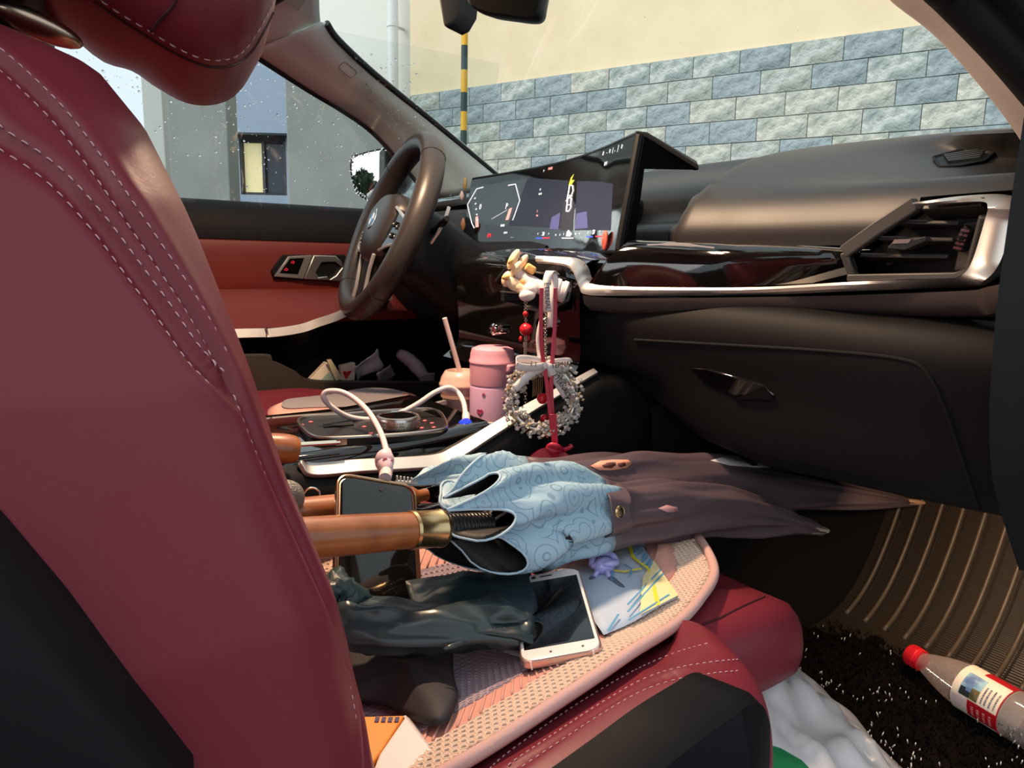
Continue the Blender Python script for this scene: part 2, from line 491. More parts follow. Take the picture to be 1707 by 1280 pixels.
# driver side window
def sw(x, z): return V((x, .755-.22*max(0, z-1.05)**1.2*1.3, z))
G = [[sw(-.6+1.6*i/20, 1.0+.42*j/8) for i in range(21)] for j in range(9)]
w2 = ob('window_2', grid(G), pane, solid=.004); structure(w2)
def sw_pt(rr):
    x, z = rr.uniform(.05, .8), 1.05+.34*math.sqrt(rr.random())
    return sw(x, z)+V((0, .004, 0)), V((0, 1, .2)).normalized()
drops('raindrops', sw_pt, 900, 8, w2, .0008, .0026)

# driver side A pillar: window edge, crown, windscreen edge
ed_w = [W(415, 82, 'y', .60), W(470, 118, 'y', .64), W(520, 150, 'y', .67), W(570, 180, 'y', .69), W(620, 216, 'y', .715), W(668, 268, 'y', .74), W(720, 330, 'y', .76)]
ed_s = [W(534, 36, 'y', .50), W(552, 62, 'y', .52), W(600, 108, 'y', .56), W(650, 150, 'y', .60), W(710, 198, 'y', .64), W(775, 252, 'y', .68), W(838, 305, 'y', .71)]
A = spline(ed_w, 30); B = spline(ed_s, 30)
rows = []
for a, b in zip(A, B):
    m = (a+b)/2+V((-.004, -.014, -.006))
    q = spline([a, a.lerp(m, .5)+V((-.002, -.008, -.003)), m, b.lerp(m, .5)+V((-.001, -.006, -.003)), b], 9)
    q = [a+V((.01, .03, .005))]+q+[b+V((.02, .012, .006))]
    rows.append(q)
pil = ob('trim_1', grid(rows), beige, solid=.004, sol_off=1); structure(pil)
# airbag badge on the pillar
bc = [p for p in (W(566, 104, 'y', .590), W(594, 128, 'y', .612))]
mid = (bc[0]+bc[1])/2; ux = (bc[1]-bc[0]).normalized(); nn = V((-.25, -1, -.1)); nn = (nn-ux*nn.dot(ux)).normalized(); uy = nn.cross(ux)
pb = bvh_of(pil)
hp, hn = hit(pb, 580, 116)
if hp:
    hn = hn if hn.dot(CAM-hp) > 0 else -hn
    ux = (ux-hn*ux.dot(hn)).normalized(); uy = hn.cross(ux)
    ob('airbag_badge', tube([hp+hn*.0006+ux*a+uy*b for a, b in rrect(.040, .019, .007)], .0006, 6, closed=True), mat('badge_line', S(150, 138, 120), .7), pil)
    a1, a2 = [], []
sealm = rubber
ob('window_seal', tube([p+V((.004, .004, -.002)) for p in A], .009, 8), sealm, pil)
ob('windscreen_seal', tube([p+V((.012, .002, 0)) for p in B], .007, 8), sealm, pil)
# black mirror triangle at the foot of the pillar
tri = [W(640, 205, 'y', .752), W(672, 262, 'y', .752), W(720, 345, 'y', .752), W(648, 345, 'y', .752), W(655, 290, 'y', .752), W(636, 250, 'y', .752), W(610, 215, 'y', .752)]
# headliner
yr = [-.58+1.16*i/16 for i in range(17)]
def roofp(x, y): return V((x, y, 1.44-.06*(abs(y)/.58)**4-.05*max(0, x-.25)**1.0-.02*(abs(x+.3))))
G = [[roofp(-1.5+(1.95)*i/24, y) for y in yr] for i in range(25)]
ceil = ob('ceiling', grid(G), beige, solid=.03, sol_off=1); structure(ceil)
# pillar head joins the headliner on the driver's side
pa = [W(395, 68, 'y', .60), W(415, 80, 'y', .60), A[0]]
top = [W(440, -60, 'y', .46), W(500, -60, 'y', .40), W(560, -60, 'y', .36)]
G = []
for i in range(13):
    t = i/12
    e0 = spline([W(330, 40, 'y', .57), W(380, 62, 'y', .585), A[0]], 13)[i]
    e2 = spline([W(430, -80, 'y', .42), W(520, -60, 'y', .40), B[0]], 13)[i]
    G.append([e0+V((0, .03, 0))]+spline([e0, e0.lerp(e2, .33)+V((-.006, -.01, -.008)), e0.lerp(e2, .7)+V((-.004, -.006, -.006)), e2], 10))
hd = ob('trim_2', grid(G), beige, solid=.004, sol_off=1); structure(hd)
ob('window_seal', tube([g[1]+V((.003, .006, -.003)) for g in G], .009, 8), sealm, hd)
# windscreen header trim (black border across the top)
hdr = ob('trim_3', tube([ws_top(y)+V((-.005, 0, -.012)) for y in ys], .014, 8), sealm); structure(hdr)
# seam between pillar trim and headliner
ob('panel_seam', tube([W(541, 54, 'y', .512), W(528, 78, 'y', .545), W(512, 98, 'y', .575), W(498, 112, 'y', .60)], .0012, 6), mat('seam_shadow', S(70, 58, 48), .9), pil)
# rest of the body: rear doors, tail, sills, all where the real car has them
sidem = mat('body_inner_lining', (.03, .03, .032), .8)
for nm, y in (('wall_left', .80), ('wall_right', -.78)):
    structure(ob(nm, bx(-1.5, -.18, min(y, y+.04), max(y, y+.04), .25, 1.06), sidem, smooth=False))
structure(ob('wall_back_bulkhead', bx(-1.5, -1.42, -.78, .8, .3, 1.1), sidem, smooth=False))
pilB = ob('trim_4', [bx(-.30, -.16, -.70, -.62, 1.0, 1.42), bx(-.30, -.16, .66, .74, 1.0, 1.42)], blackp, bevel=.01); structure(pilB)
structure(ob('trim_5', bx(-1.5, 1.3, -.80, -.70, .20, .30), blackp, bevel=.01))
structure(ob('wall_front_bulkhead', [bx(1.46, 1.52, -.85, .85, .2, 1.05)], blackd, smooth=False))
structure(ob('wall_left_kick', [bx(.90, 1.46, .745, .775, .27, 1.0)], mat('dark_carpet', (.008, .008, .008), .9), smooth=False))
structure(ob('trim_6', [bx(.95, 1.5, .80, .86, .2, 1.10), bx(.95, 1.5, -.86, -.80, .2, 1.0), bx(1.02, 1.5, -.85, .85, 1.0, 1.06)], blackd, smooth=False))
# passenger side A pillar
e1 = [V((-.05, -.58, 1.385)), W(1180, -330, 'y', -.53), W(1380, -110, 'y', -.54), W(1470, -20, 'y', -.545), W(1487, 0, 'y', -.545), W(1560, 58, 'y', -.56), W(1640, 148, 'y', -.575), W(1690, 214, 'y', -.585), W(1720, 262, 'y', -.59)]
e2 = [V((-.05, -.66, 1.36)), W(1230, -340, 'y', -.59), W(1440, -120, 'y', -.597), W(1535, -25, 'y', -.60), W(1562, 0, 'y', -.60), W(1640, 80, 'y', -.615), W(1700, 150, 'y', -.625), W(1750, 212, 'y', -.63), W(1780, 262, 'y', -.63)]
A2, B2 = spline(e1, 44), spline(e2, 44)
pm = mat('beige_pillar_cloth', (.68, .62, .58), .85)
p7 = ob('trim_7', grid([[a+V((.06, .02, .01)), a+V((.01, .004, 0)), a, a.lerp(b, .3)+V((-.004, -.004, 0)), a.lerp(b, .7)+V((-.004, -.004, 0)), b, b+V((.02, -.015, 0))] for a, b in zip(A2, B2)]), pm, solid=.004, sol_off=1)
structure(p7)
e3 = [b+V((-.002, -.012, .0)) for b in B2]
ob('door_seal', tube(e3, .014, 10), rubber, p7)
ob('door_frame_flange', [strip([b+V((.01, -.05, .012)) for b in B2], V((0, -1, .2)), .06, .004), tube([b+V((.0, -.085, .02)) for b in B2], .012, 8)], mat('dark_body_paint', (.03, .032, .036), .35), p7)

# ================================================================== DRIVER'S DOOR
xs = [-.2+1.18*i/40 for i in range(41)]
def doorprof(x, rows): return [V((x, y, z)) for y, z in rows]
sill = ob('door_1', grid([spline([V((x, .80, 1.045)), V((x, .775, 1.062)), V((x, .755, 1.058)), V((x, .738, 1.03)), V((x, .734, .985)), V((x, .742, .978))], 14) for x in xs]), blackp)
structure(sill)
sill['label'] = "driver's door with burgundy panel and black window ledge"
leather_door = mat('warm_lit_leather', (.165, .022, .016), .5, bump=(420, .12, .0006))  # same burgundy leather, with the warm light on it put into the colour
ob('upper_panel', grid([spline([V((x, .742, .982)), V((x, .733, .972)), V((x, .738, .92)), V((x, .744, .885)), V((x, .748, .872))], 12) for x in xs]), leather_door, sill)
ob('lower_panel', grid([spline([V((x, .748, .875)), V((x, .742, .868)), V((x, .728, .85)), V((x, .705, .822)), V((x, .682, .802)), V((x, .672, .795+.03*smooth01((x-.5)/.15)))], 14) for x in xs]), leather_door, sill)
# silver arm-rest trim
tp = spline([V((-.1, .672, .787)), W(395, 556, 'y', .672), W(450, 555, 'y', .672), W(500, 548, 'y', .672), W(530, 538, 'y', .672), W(560, 528, 'y', .674), W(590, 515, 'y', .676), V((.72, .69, .86))], 40)
ob('armrest_trim', strip(tp, V((0, .25, 1)), .019, .008), silver, sill, bevel=.002)
ob('armrest_underside', grid([[p+V((0, 0, -.006)), p+V((0, .03, -.03)), p+V((0, .06, -.05)), V((p.x, .76, p.z-.10)), V((p.x, .78, .60)), V((p.x, .78, .3))] for p in tp]), blackd, sill)
ob('outer_skin', grid([[V((x, .80, .27)), V((x, .80, .65)), V((x, .80, 1.045))] for x in xs]), blackd, sill)
# door pocket
pk = spline([V((-.2, .655, .735)), W(400, 590, 'y', .655), W(452, 600, 'y', .655), W(490, 617, 'y', .655), W(520, 632, 'y', .655), W(620, 634, 'y', .655), W(740, 634, 'y', .655), V((.95, .655, .66))], 60)
ob('door_pocket', [grid([[p, p+V((0, -.006, -.004)), V((p.x, .645, p.z-.1)), V((p.x, .66, .40)), V((p.x, .70, .3))] for p in pk]), grid([[p, p+V((0, .006, -.002)), V((p.x, .668, .55)), V((p.x, .69, .45)), V((p.x, .78, .45))] for p in pk])], mat('dark_brown_pocket', (.035, .026, .020), .6), sill)
# handle unit
dy = .735
hy = lambda px, py, y=dy: W(px, py, 'y', y)
def poly_slab(pts, y, th, name, m, p, **k):
    return ob(name, prism([hy(a, b, y) for a, b in pts], (0, th, 0)), m, p, smooth=True, angle=30, **k)
poly_slab([(452, 452), (470, 424), (575, 424), (582, 436), (582, 462), (570, 470), (458, 466)], .733, .02, 'handle_bezel', blackd, sill, bevel=.003)
poly_slab([(457, 461), (481, 427), (521, 425), (506, 465)], .726, .012, 'switch_plate', mat('satin_grey', (.34, .32, .29), .35, metal=.8), sill, bevel=.0015)
poly_slab([(466, 455), (483, 431), (507, 430), (497, 457)], .7245, .003, 'switch_inlay', gloss, sill)
redl = mat('red_indicator', S(190, 30, 50), .5, emit=(S(220, 30, 60), .5))
for (a, b) in ((488, 437), (477, 449)):
    ob('switch_symbol', [tube([hy(a+dx, b+dy_, .7238) for dx, dy_ in ((-3, 1), (0, -2), (3, 0), (1, 2))], .0009, 5, closed=True)], redl, sill)
lever = poly_slab([(507, 465), (523, 425), (560, 426), (571, 437), (571, 446), (560, 436), (537, 437), (527, 454), (531, 462), (546, 460), (548, 467)], .722, .014, 'door_handle', mat('satin_handle', (.58, .54, .48), .3, metal=1), sill, bevel=.002)
poly_slab([(548, 467), (560, 459), (570, 446), (580, 440), (581, 462), (570, 469)], .722, .014, 'handle_plate', MATS['satin_handle'], sill, bevel=.002)
ob('panel_stitching', stitch_run([V((.25+i*.02, .7385, .925)) for i in range(34)], [V((0, -1, .1))]*34, .006, .005, .0005), leather_dark, sill, props=STUFF)

# things in the door pocket
paper = mat('white_paper', S(235, 225, 205), .7); tissue = mat('white_tissue', S(225, 222, 226), .8)
def crumple(px0, py0, px1, py1, y, w, amp, seed, n=18):
    """crumpled slip between two photo points on a plane y"""
    a, b = W(px0, py0, 'y', y), W(px1, py1, 'y', y); d = b-a; s = V((0, -.3, 1)).cross(d).normalized(); u = d.normalized().cross(s)
    rr = random.Random(seed); off = V((rr.random()*9, rr.random()*9, 0)); P = []
    for i in range(n):
        r = []
        for j in range(10):
            p = a+d*(i/(n-1))+u*(w*(j/9-.5)*(1+.3*noise.noise(off+V((i*.3, 0, 0)))))
            q = p*28+off
            r.append(p+V((noise.noise(q), noise.noise(q+V((5, 0, 0)))*1.6, noise.noise(q+V((0, 7, 0)))))*amp)
        P.append(r)
    return grid(P)
t = thing('tissue_pack', 'cream and pale green paper packet leaning leftmost in the door pocket', 'packet', W(545, 632, 'y', .70))
ob('wrapper', prism([W(517, 632, 'y', .70), W(545, 603, 'y', .71), W(566, 634, 'y', .70), W(560, 640, 'y', .70)], (0, .02, .0)), paper, t, bevel=.002, smooth=False)
ob('green_panel', prism([W(535, 634, 'y', .699), W(552, 617, 'y', .699), W(564, 634, 'y', .699)], (0, .002, 0)), mat('pale_green_print', S(170, 200, 190), .7), t, smooth=False)
t = thing('folded_leaflet', 'white folded leaflet standing upright in the door pocket beside the cream packet', 'leaflet', W(560, 632, 'y', .69))
ob('sheet', prism([W(545, 600, 'y', .69), W(552, 599, 'y', .69), W(572, 632, 'y', .69), W(560, 634, 'y', .69)], (0, .006, 0)), mat('cream_paper', S(238, 226, 180), .7), t, smooth=False)
t = thing('paper_bag', 'small white bag with a red heart print in the door pocket', 'packet', W(585, 632, 'y', .69))
ob('bag_body', prism([W(568, 610, 'y', .69), W(593, 604, 'y', .69), W(592, 634, 'y', .69), W(570, 636, 'y', .69)], (0, .02, 0)), paper, t, bevel=.003, smooth=False)
ob('heart_print', prism([W(571, 620, 'y', .6895), W(575, 618, 'y', .6895), W(578, 620, 'y', .6895), W(582, 618, 'y', .6895), W(587, 618, 'y', .6895), W(577, 633, 'y', .6895)], (0, .001, 0)), mat('red_print', S(205, 40, 40), .6), t, smooth=False)
o = ob('crumpled_tissue', crumple(592, 625, 634, 598, .70, .05, .012, 4), tissue, solid=.001); tag(o, 'crumpled white tissue in the middle of the door pocket', 'tissue')
o = ob('plastic_wrapper', crumple(625, 634, 655, 618, .69, .03, .008, 9), mat('shiny_wrapper', S(205, 200, 205), .25, metal=.3), solid=.001); tag(o, 'shiny pale wrapper lying on a wine red card in the door pocket', 'wrapper')
o = ob('red_card', prism([W(628, 634, 'y', .705), W(632, 612, 'y', .71), W(656, 613, 'y', .71), W(654, 634, 'y', .705)], (0, .004, 0)), mat('wine_card', S(110, 30, 48), .5), smooth=False, bevel=.001); tag(o, 'wine red card behind the shiny wrapper in the door pocket', 'card')
t = thing('cleaning_cloth', 'grey-white rolled cloth at the front end of the door pocket', 'cloth', W(700, 632, 'y', .69))
ob('roll', tube(spline([W(664, 588, 'y', .72), W(680, 598, 'y', .715), W(695, 612, 'y', .70), W(706, 626, 'y', .69)], 14), [.010, .013, .015, .016, .016, .017, .016, .017, .018, .018, .017, .016, .015, .013], 10), tissue, t)
ob('loose_end', crumple(700, 630, 724, 628, .69, .03, .006, 12), tissue, t, solid=.001)

# wing mirror
t = thing('wing_mirror', 'black wing mirror outside the side window showing sky and a tree', 'mirror', (.82, .93, 1.03))
mo = [(585, 262), (600, 255), (640, 246), (665, 248), (672, 262), (668, 300), (650, 325), (628, 335), (606, 332), (592, 318), (584, 290)]
mc = W(630, 292, 'y', .95)
P = [W(a, b, 'y', .95) for a, b in mo]; P = spline(P, 40, True)
mn = V((-.78, -.62, .02)).normalized()
ctr = sum(P, V())/len(P)
def planar(p): return p-mn*((p-ctr).dot(mn))
# project outline along the view line on to the housing face
Pp = [WP(*[0, 0], ctr, mn) if False else CAM+(p-CAM)*((ctr-CAM).dot(mn)/(p-CAM).dot(mn)) for p in P]
rings = [[ctr+(p-ctr)*s-mn*h for p in Pp] for s, h in ((.93, .004), (.97, -.002), (1.0, .004), (1.02, .03), (.95, .07), (.75, .11), (.4, .13))]
ob('housing', loft(rings), mat('mirror_black_paint', (.010, .010, .011), .2, coat=.4), t, angle=60)
mrm = mat('mirror_glass', (.9, .92, .92), .01, metal=1)
ob('mirror_glass', loft([[ctr+(p-ctr)*.90+mn*.003+V((.012, 0, -.004))*0 for p in Pp], [ctr+(p-ctr)*.90-mn*.002 for p in Pp]]), mrm, t, smooth=False)
rr = random.Random(11); g = []
for _ in range(170):
    p = Pp[rr.randrange(len(Pp))]; r = .0016+.003*rr.random()**2
    g.append(ball(ctr+(p-ctr)*rr.uniform(.86, 1.0)+mn*.004, r, 7, 4, 1, 1, .5, Matrix((mn.orthogonal().normalized(), mn.cross(mn.orthogonal().normalized()), mn)).transposed()))
ob('raindrops', g, drop_m, t, angle=180, props=STUFF)
ob('mirror_foot', tube([V((.84, .80, 1.05)), V((.82, .86, 1.06)), ctr-mn*.05+V((.02, -.02, -.05))], .025, 10), MATS['mirror_black_paint'], t)
# tree seen in the mirror
dmir = (ctr-CAM).normalized(); rf = dmir-mn*2*dmir.dot(mn)
tree = thing('roadside_tree', 'dark green tree reflected in the wing mirror', 'tree', tuple((ctr+rf*11)[:2])+(0,))
tb = ctr+rf*11
ob('trunk', tube([(tb.x, tb.y, 0), (tb.x+.05, tb.y, max(.5, tb.z-.4))], [.12, .08], 8), mat('bark', (.05, .035, .02), .9), tree)
rr = random.Random(2); g = []
for _ in range(1500):
    h = rr.random(); a = rr.random()*2*PI; rad = (1-h)**.7*1.5*math.sqrt(rr.random())
    c = V((tb.x+.5+math.cos(a)*rad, tb.y+.3+math.sin(a)*rad, tb.z-2.1+h*2.0)); d = V((rr.gauss(0, 1), rr.gauss(0, 1), rr.gauss(0, 1))).normalized()*.13; e = d.orthogonal().normalized()*.05
    g.append(([c-d, c+e, c+d, c-e], [(0, 1, 2, 3)]))
ob('foliage', g, mat('leaf_green', (.025, .06, .02), .6), tree, smooth=False, props=STUFF)

# ================================================================== DASHBOARD
dash = thing('dashboard', 'charcoal dashboard with silver trim strip and closed glovebox', 'dashboard', (.8, 0, .3))
def bow(y): return -.045*smooth01((abs(y+.33)-.05)/.35) if y > -.33 else -.03*smooth01((-.33-y)/.3)
ysd = [-.24+.98*i/60 for i in range(61)]
# cowl: from the windscreen foot down to the instrument shelf, full width
rows = []
for y in ysd:
    b = ws_bottom(y)
    f = smooth01((y+.20)/.06)*.115*(1-smooth01((y-.50)/.06))             # set back behind the display
    rows.append(spline([b+V((.02, 0, -.02)), b+V((-.004, 0, -.004)), b+V((-.04, 0, -.024)), V((.93-.10*max(0, (abs(y)-.3))**1.5, y, b.z-.040-f*.2)), V((.80+f, y, 1.055-f*.3)), V((.755+f, y, 1.03-f*.2)), V((.745+f, y, .95))], 24))
ob('cowl_top', grid(rows), dashp, dash)
# passenger pad: crowned skin in front of the passenger
rows = []
ysp = [-.165-.02*0-.515*i/44 for i in range(45)]
for y in ysp:
    e = smooth01((-.165-y)/.05)            # left end rolls inward
    b = ws_bottom(y)
    xf = .728+bow(y)
    q = (1-e)
    rows.append(spline([V((b.x+.02, y, b.z-.016)), V((b.x-.004, y, b.z-.001)), V((b.x-.06, y, b.z-.008-.01*q)), V((xf+.145, y, b.z-.032-.03*q)), V((xf+.075+.03*q, y, b.z-.062-.03*q)), V((xf+.026+.035*q, y, 1.034-.025*q)), V((xf+.004+.035*q, y, .998-.004*q)), V((xf+.003+.035*q, y, .972))], 34))
    if y < -.478:                            # cut-out behind the side vent
        for p in rows[-1]:
            if y > -.64 and p.z < min(1.016, .968+(-.47-y)/.075*.047): p.x += .05
ob('passenger_pad', grid(rows), dashp, dash)
# defroster grille near the right pillar
pb = bvh_of([c for c in dash.children if c.name.startswith('passenger_pad')][0])
gq = [(1556, 262), (1600, 250), (1656, 246), (1680, 240), (1640, 268), (1600, 276), (1566, 278)]
gp = []
for a, b in gq:
    h, n = hit(pb, a, b)
    gp.append(h if h else W(a, b, 'x', .75))
gh, gn = hit(pb, 1612, 262)
gp = [WP(a, b, gh+gn*.003, gn) for a, b in gq]
gc = sum(gp, V())/len(gp)
ob('defroster_rim', tube(gp+[gp[0]], .0016, 6), blackp, dash)
dv = ob('defroster_vent', prism([gc+(p-gc)*.97 for p in gp], gn*-.004), blackd, dash, smooth=False)
for k in range(5):
    t = k/4
    a = gp[0].lerp(gp[6], .15+.7*t).lerp(gp[3], .14); b = gp[2].lerp(gp[4], .15+.7*t).lerp(gp[0], .1)
    ob('slat', box((a+b)/2+gn*.001, (b-a).length, .0020, .003, ax=b-a, up=gn), mat('slat_grey', (.05, .05, .05), .5), dv, smooth=False)
# gloss black band between pad and silver strip
def curve_pts(L, n): return spline([W(*q) for q in L], n)
ptop = curve_pts([(1045, 404, 'y', -.155), (1060, 405, 'y', -.17), (1200, 408, 'y', -.28), (1330, 414, 'y', -.40), (1412, 420, 'y', -.47), (1425, 424, 'y', -.482)], 30)
pbot = curve_pts([(980, 474, 'y', -.115), (1000, 477, 'y', -.13), (1180, 478, 'y', -.275), (1330, 473, 'y', -.40), (1420, 466, 'y', -.47), (1440, 466, 'y', -.485)], 30)
ob('gloss_panel', grid([[a+V((.03, 0, .004)), a+V((.004, 0, .002)), a, a.lerp(b, .25)+V((-.006, 0, .0)), a.lerp(b, .5)+V((-.006, 0, 0)), b, b+V((.02, 0, -.002))] for a, b in zip(ptop, pbot)]), gloss, dash)
sh = [W(1085, 418, 'y', -.19), W(1110, 412, 'y', -.21), W(1180, 410, 'y', -.265), W(1240, 412, 'y', -.31)]
# chrome blade lying in the gloss band
ob('chrome_blade', [strip([p+V((-.010, 0, .002)) for p in spline([W(1088, 411, 'y', -.195), W(1140, 410, 'y', -.237), W(1200, 416, 'y', -.285)], 10)], V((0, 0, 1)), [.002]*3+[.004]*4+[.002]*3, .001)], silver, dash)
# shelf left of the gloss panel (under the display)
ob('gloss_shelf', grid([[V((.80, y, .975)), V((.70, y, .962)), V((.672+.02*abs(y), y, .948)), V((.676+.02*abs(y), y, .93))] for y in [-.16+.40*i/16 for i in range(17)]]), gloss, dash)
# silver strip
eI = [(900, 427), (940, 428), (961, 432), (975, 445), (981, 462), (991, 473), (1050, 478), (1250, 479), (1420, 470), (1580, 464), (1611, 457), (1628, 430), (1648, 365), (1652, 346), (1644, 337), (1600, 338), (1530, 343)]
eO = [(900, 439), (930, 441), (953, 447), (963, 462), (969, 478), (981, 491), (1050, 493), (1250, 492), (1420, 485), (1600, 479), (1640, 470), (1669, 440), (1694, 370), (1700, 345), (1680, 325), (1608, 327), (1527, 338)]
eY = [-.045, -.075, -.095, -.105, -.11, -.12, -.17, -.33, -.48, -.58, -.60, -.606, -.61, -.612, -.604, -.585, -.545]
eI = spline([W(a, b, 'y', y)+V((-.006, 0, 0)) for (a, b), y in zip(eI, eY)], 130)
eO = spline([W(a, b, 'y', y-(.022 if 9 < i < 14 else 0))+V((-.004, 0, 0)) for i, ((a, b), y) in enumerate(zip(eO, eY))], 130)
ob('silver_strip', grid([[a+V((.012, 0, 0)), a, a.lerp(b, .3)+V((-.003, 0, 0)), a.lerp(b, .72)+V((-.003, 0, 0)), b, b+V((.016, 0, 0))] for a, b in zip(eI, eO)]), silver, dash, angle=35)
# (edge polylines above)
# lower bevel of the silver strip, its downward shade put into the colour
ob('lower_lip', grid([[p+V((-.004, 0, -.004)), p+V((-.001, 0, -.016)), p+V((.012, 0, -.026)), p+V((.035, 0, -.028))] for p in curve_pts([(975, 487, 'y', -.11), (1050, 492, 'y', -.17), (1330, 488, 'y', -.40), (1590, 478, 'y', -.585), (1650, 470, 'y', -.625), (1707, 455, 'y', -.66)], 40)]), mat('shaded_silver_lip', (.07, .055, .052), .4), dash)

# right air vent
vt = ob('air_vent', prism([W(a, b, 'y', y) for a, b, y in ((1412, 420, -.47), (1528, 338, -.545), (1655, 330, -.61), (1640, 450, -.61), (1620, 466, -.605), (1425, 464, -.48))] and [W(a, b, 'y', y)+V((.030, 0, 0)) for a, b, y in ((1425, 420, -.48), (1528, 342, -.545), (1650, 334, -.61), (1636, 448, -.61), (1618, 462, -.603), (1434, 460, -.485))], (.06, 0, 0)), blackd, dash, smooth=False)
def vp_(a, b, dx=0):
    """point on the vent face"""
    y = -.47-(a-1412)/(1660-1412)*.142
    return W(a, b, 'y', y)+V((dx, 0, 0))
fr1 = [vp_(1528, 342, -.004), vp_(1412, 420, -.004), vp_(1428, 463, -.004)]
ob('vent_surround', [strip([vp_(1532, 340, -.003), vp_(1470, 380, -.004), vp_(1413, 421, -.005)], V((0, -.6, -1)), .014, .01), strip([vp_(1414, 420, -.005), vp_(1421, 440, -.005), vp_(1428, 463, -.004)], V((0, -1, .2)), .008, .01), strip([vp_(1420, 463, -.004), vp_(1600, 460, -.004), vp_(1625, 452, -.004), vp_(1650, 360, -.004)], V((0, 0, 1)), .007, .012)], mat('vent_grey', (.075, .068, .062), .4), dash, bevel=.0015)
for (x0, y0, x1, y1, w) in ((1500, 374, 1600, 376, .022), (1466, 401, 1590, 404, .022), (1434, 429, 1580, 432, .022)):
    ob('vent_blade', box((vp_(x0, y0, -.002)+vp_(x1, y1, -.002))/2+V((.011, 0, 0)), (vp_(x0, y0)-vp_(x1, y1)).length, w, .004, ax=vp_(x1, y1)-vp_(x0, y0), up=(.25, 0, 1)), mat('vent_blade_grey', (.035, .032, .030), .38), vt, bevel=.001)
ob('top_blade', box(vp_(1592, 348, .004), .06, .02, .008, ax=vp_(1640, 340)-vp_(1540, 348), up=(.5, 0, 1)), MATS['vent_blade_grey'], vt, bevel=.001)
ob('vent_tab', prism([vp_(1491, 414, -.014), vp_(1504, 400, -.014), vp_(1535, 400, -.014), vp_(1552, 394, -.010), vp_(1552, 402, -.010), vp_(1520, 417, -.014)], (.02, 0, 0)), MATS['vent_grey'], vt, bevel=.001)
ob('tab_plate', prism([vp_(1502, 407, -.0155), vp_(1505, 400, -.0155), vp_(1534, 399, -.0155), vp_(1528, 406, -.0155)], (.002, 0, 0)), silver, vt, smooth=False)
ob('dial_plate', prism([vp_(1595, 432, -.001), vp_(1607, 372, -.001), vp_(1642, 368, -.001), vp_(1622, 450, -.001), vp_(1590, 452, -.001)], (.02, 0, 0)), MATS['vent_blade_grey'], vt, bevel=.001)
whl = ob('thumb_wheel', tube([vp_(1607, 415, -.003), vp_(1613, 395, -.007), vp_(1622, 380, -.004)], .005, 10), blackp, vt)
for k in range(5):
    p = vp_(1606+k*3.2, 414-k*7.2, -.010); ob('grip_rib', box(p, .007, .002, .0022, ax=(0, 1, .2)), chrome, whl, smooth=False)
# end of dash next to the door
ob('dash_end', grid([spline([V((.60+.02*k, -.655-min(.06, .012*k), 1.06)), V((.585+.02*k, -.66-min(.06, .012*k), .99)), V((.575+.02*k, -.665-min(.06, .012*k), .90)), V((.60+.02*k, -.665-min(.06, .012*k), .80)), V((.68+.02*k, -.665-min(.06, .012*k), .70))], 14) for k in range(0, 38)]), blackp, dash)
# glovebox and knee panel
def gl(y, rows): return [V((x+bow(y)*.8, y, z)) for x, z in rows]
ysg = [-.062-.63*i/54 for i in range(55)]
rows = []
for y in ysg:
    k = smooth01((-.17-y)/.10)               # fades into the centre stack
    zb = interp([(-.70, .735), (-.62, .725), (-.35, .70), (-.25, .712), (-.17, .745), (-.062, .80)], y)
    rows.append(spline(gl(y, [(.735, .905), (.712, .897), (.700, .875), (.702, .85), (.72, .80), (.735, zb+.035), (.752, zb+.004), (.79, zb-.004), (.95, zb-.02), (1.25, zb-.07)]), 36))
glove = ob('knee_panel', grid(rows), blackp, dash)
gb = bvh_of(glove)
# glovebox door seam
seam = []
for a, b in spline([(1058, 566, 0), (1200, 574, 0), (1380, 585, 0), (1500, 598, 0), (1545, 620, 0), (1580, 690, 0), (1610, 780, 0), (1640, 868, 0)], 60) and [(p.x, p.y) for p in spline([(1058, 566, 0), (1200, 574, 0), (1380, 585, 0), (1500, 598, 0), (1545, 620, 0), (1580, 690, 0), (1610, 780, 0), (1640, 868, 0)], 60)]:
    h, n = hit(gb, a, b)
    if h: seam.append(h+n*.0004)
if len(seam) > 4: ob('glovebox_seam', tube(seam, .0016, 6), mat('seam_black', (.002, .002, .002), .8), dash)
hp = [hit(gb, a, b)[0] for a, b in ((1150, 612), (1178, 614), (1272, 640), (1292, 660), (1225, 660), (1176, 640))]
if all(hp):
    ob('glovebox_handle', prism([p+V((-.002, -.001, 0)) for p in hp], (.01, 0, 0)), gloss, dash, bevel=.002)
    ob('handle_recess', prism([p+V((-.0022, 0, -.004)) for p in (hp[2], hp[3], hp[4])], (.01, 0, 0)), blackd, dash)
# centre stack
stack = ob('centre_stack', grid([spline([V((.70, y, .955)), V((.655, y, .945)), V((.648, y, .90)), V((.652, y, .84)), V((.65, y, .80)), V((.62, y, .775))], 16) for y in [-.105+.35*i/14 for i in range(15)]]), gloss, dash)
ob('stack_flank', grid([spline([V((.66, -.105, .945)), V((.652, -.106, .88)), V((.655, -.107, .80)), V((.64, -.11, .74)), V((.62, -.112, .66))], 12)]), blackp, dash)
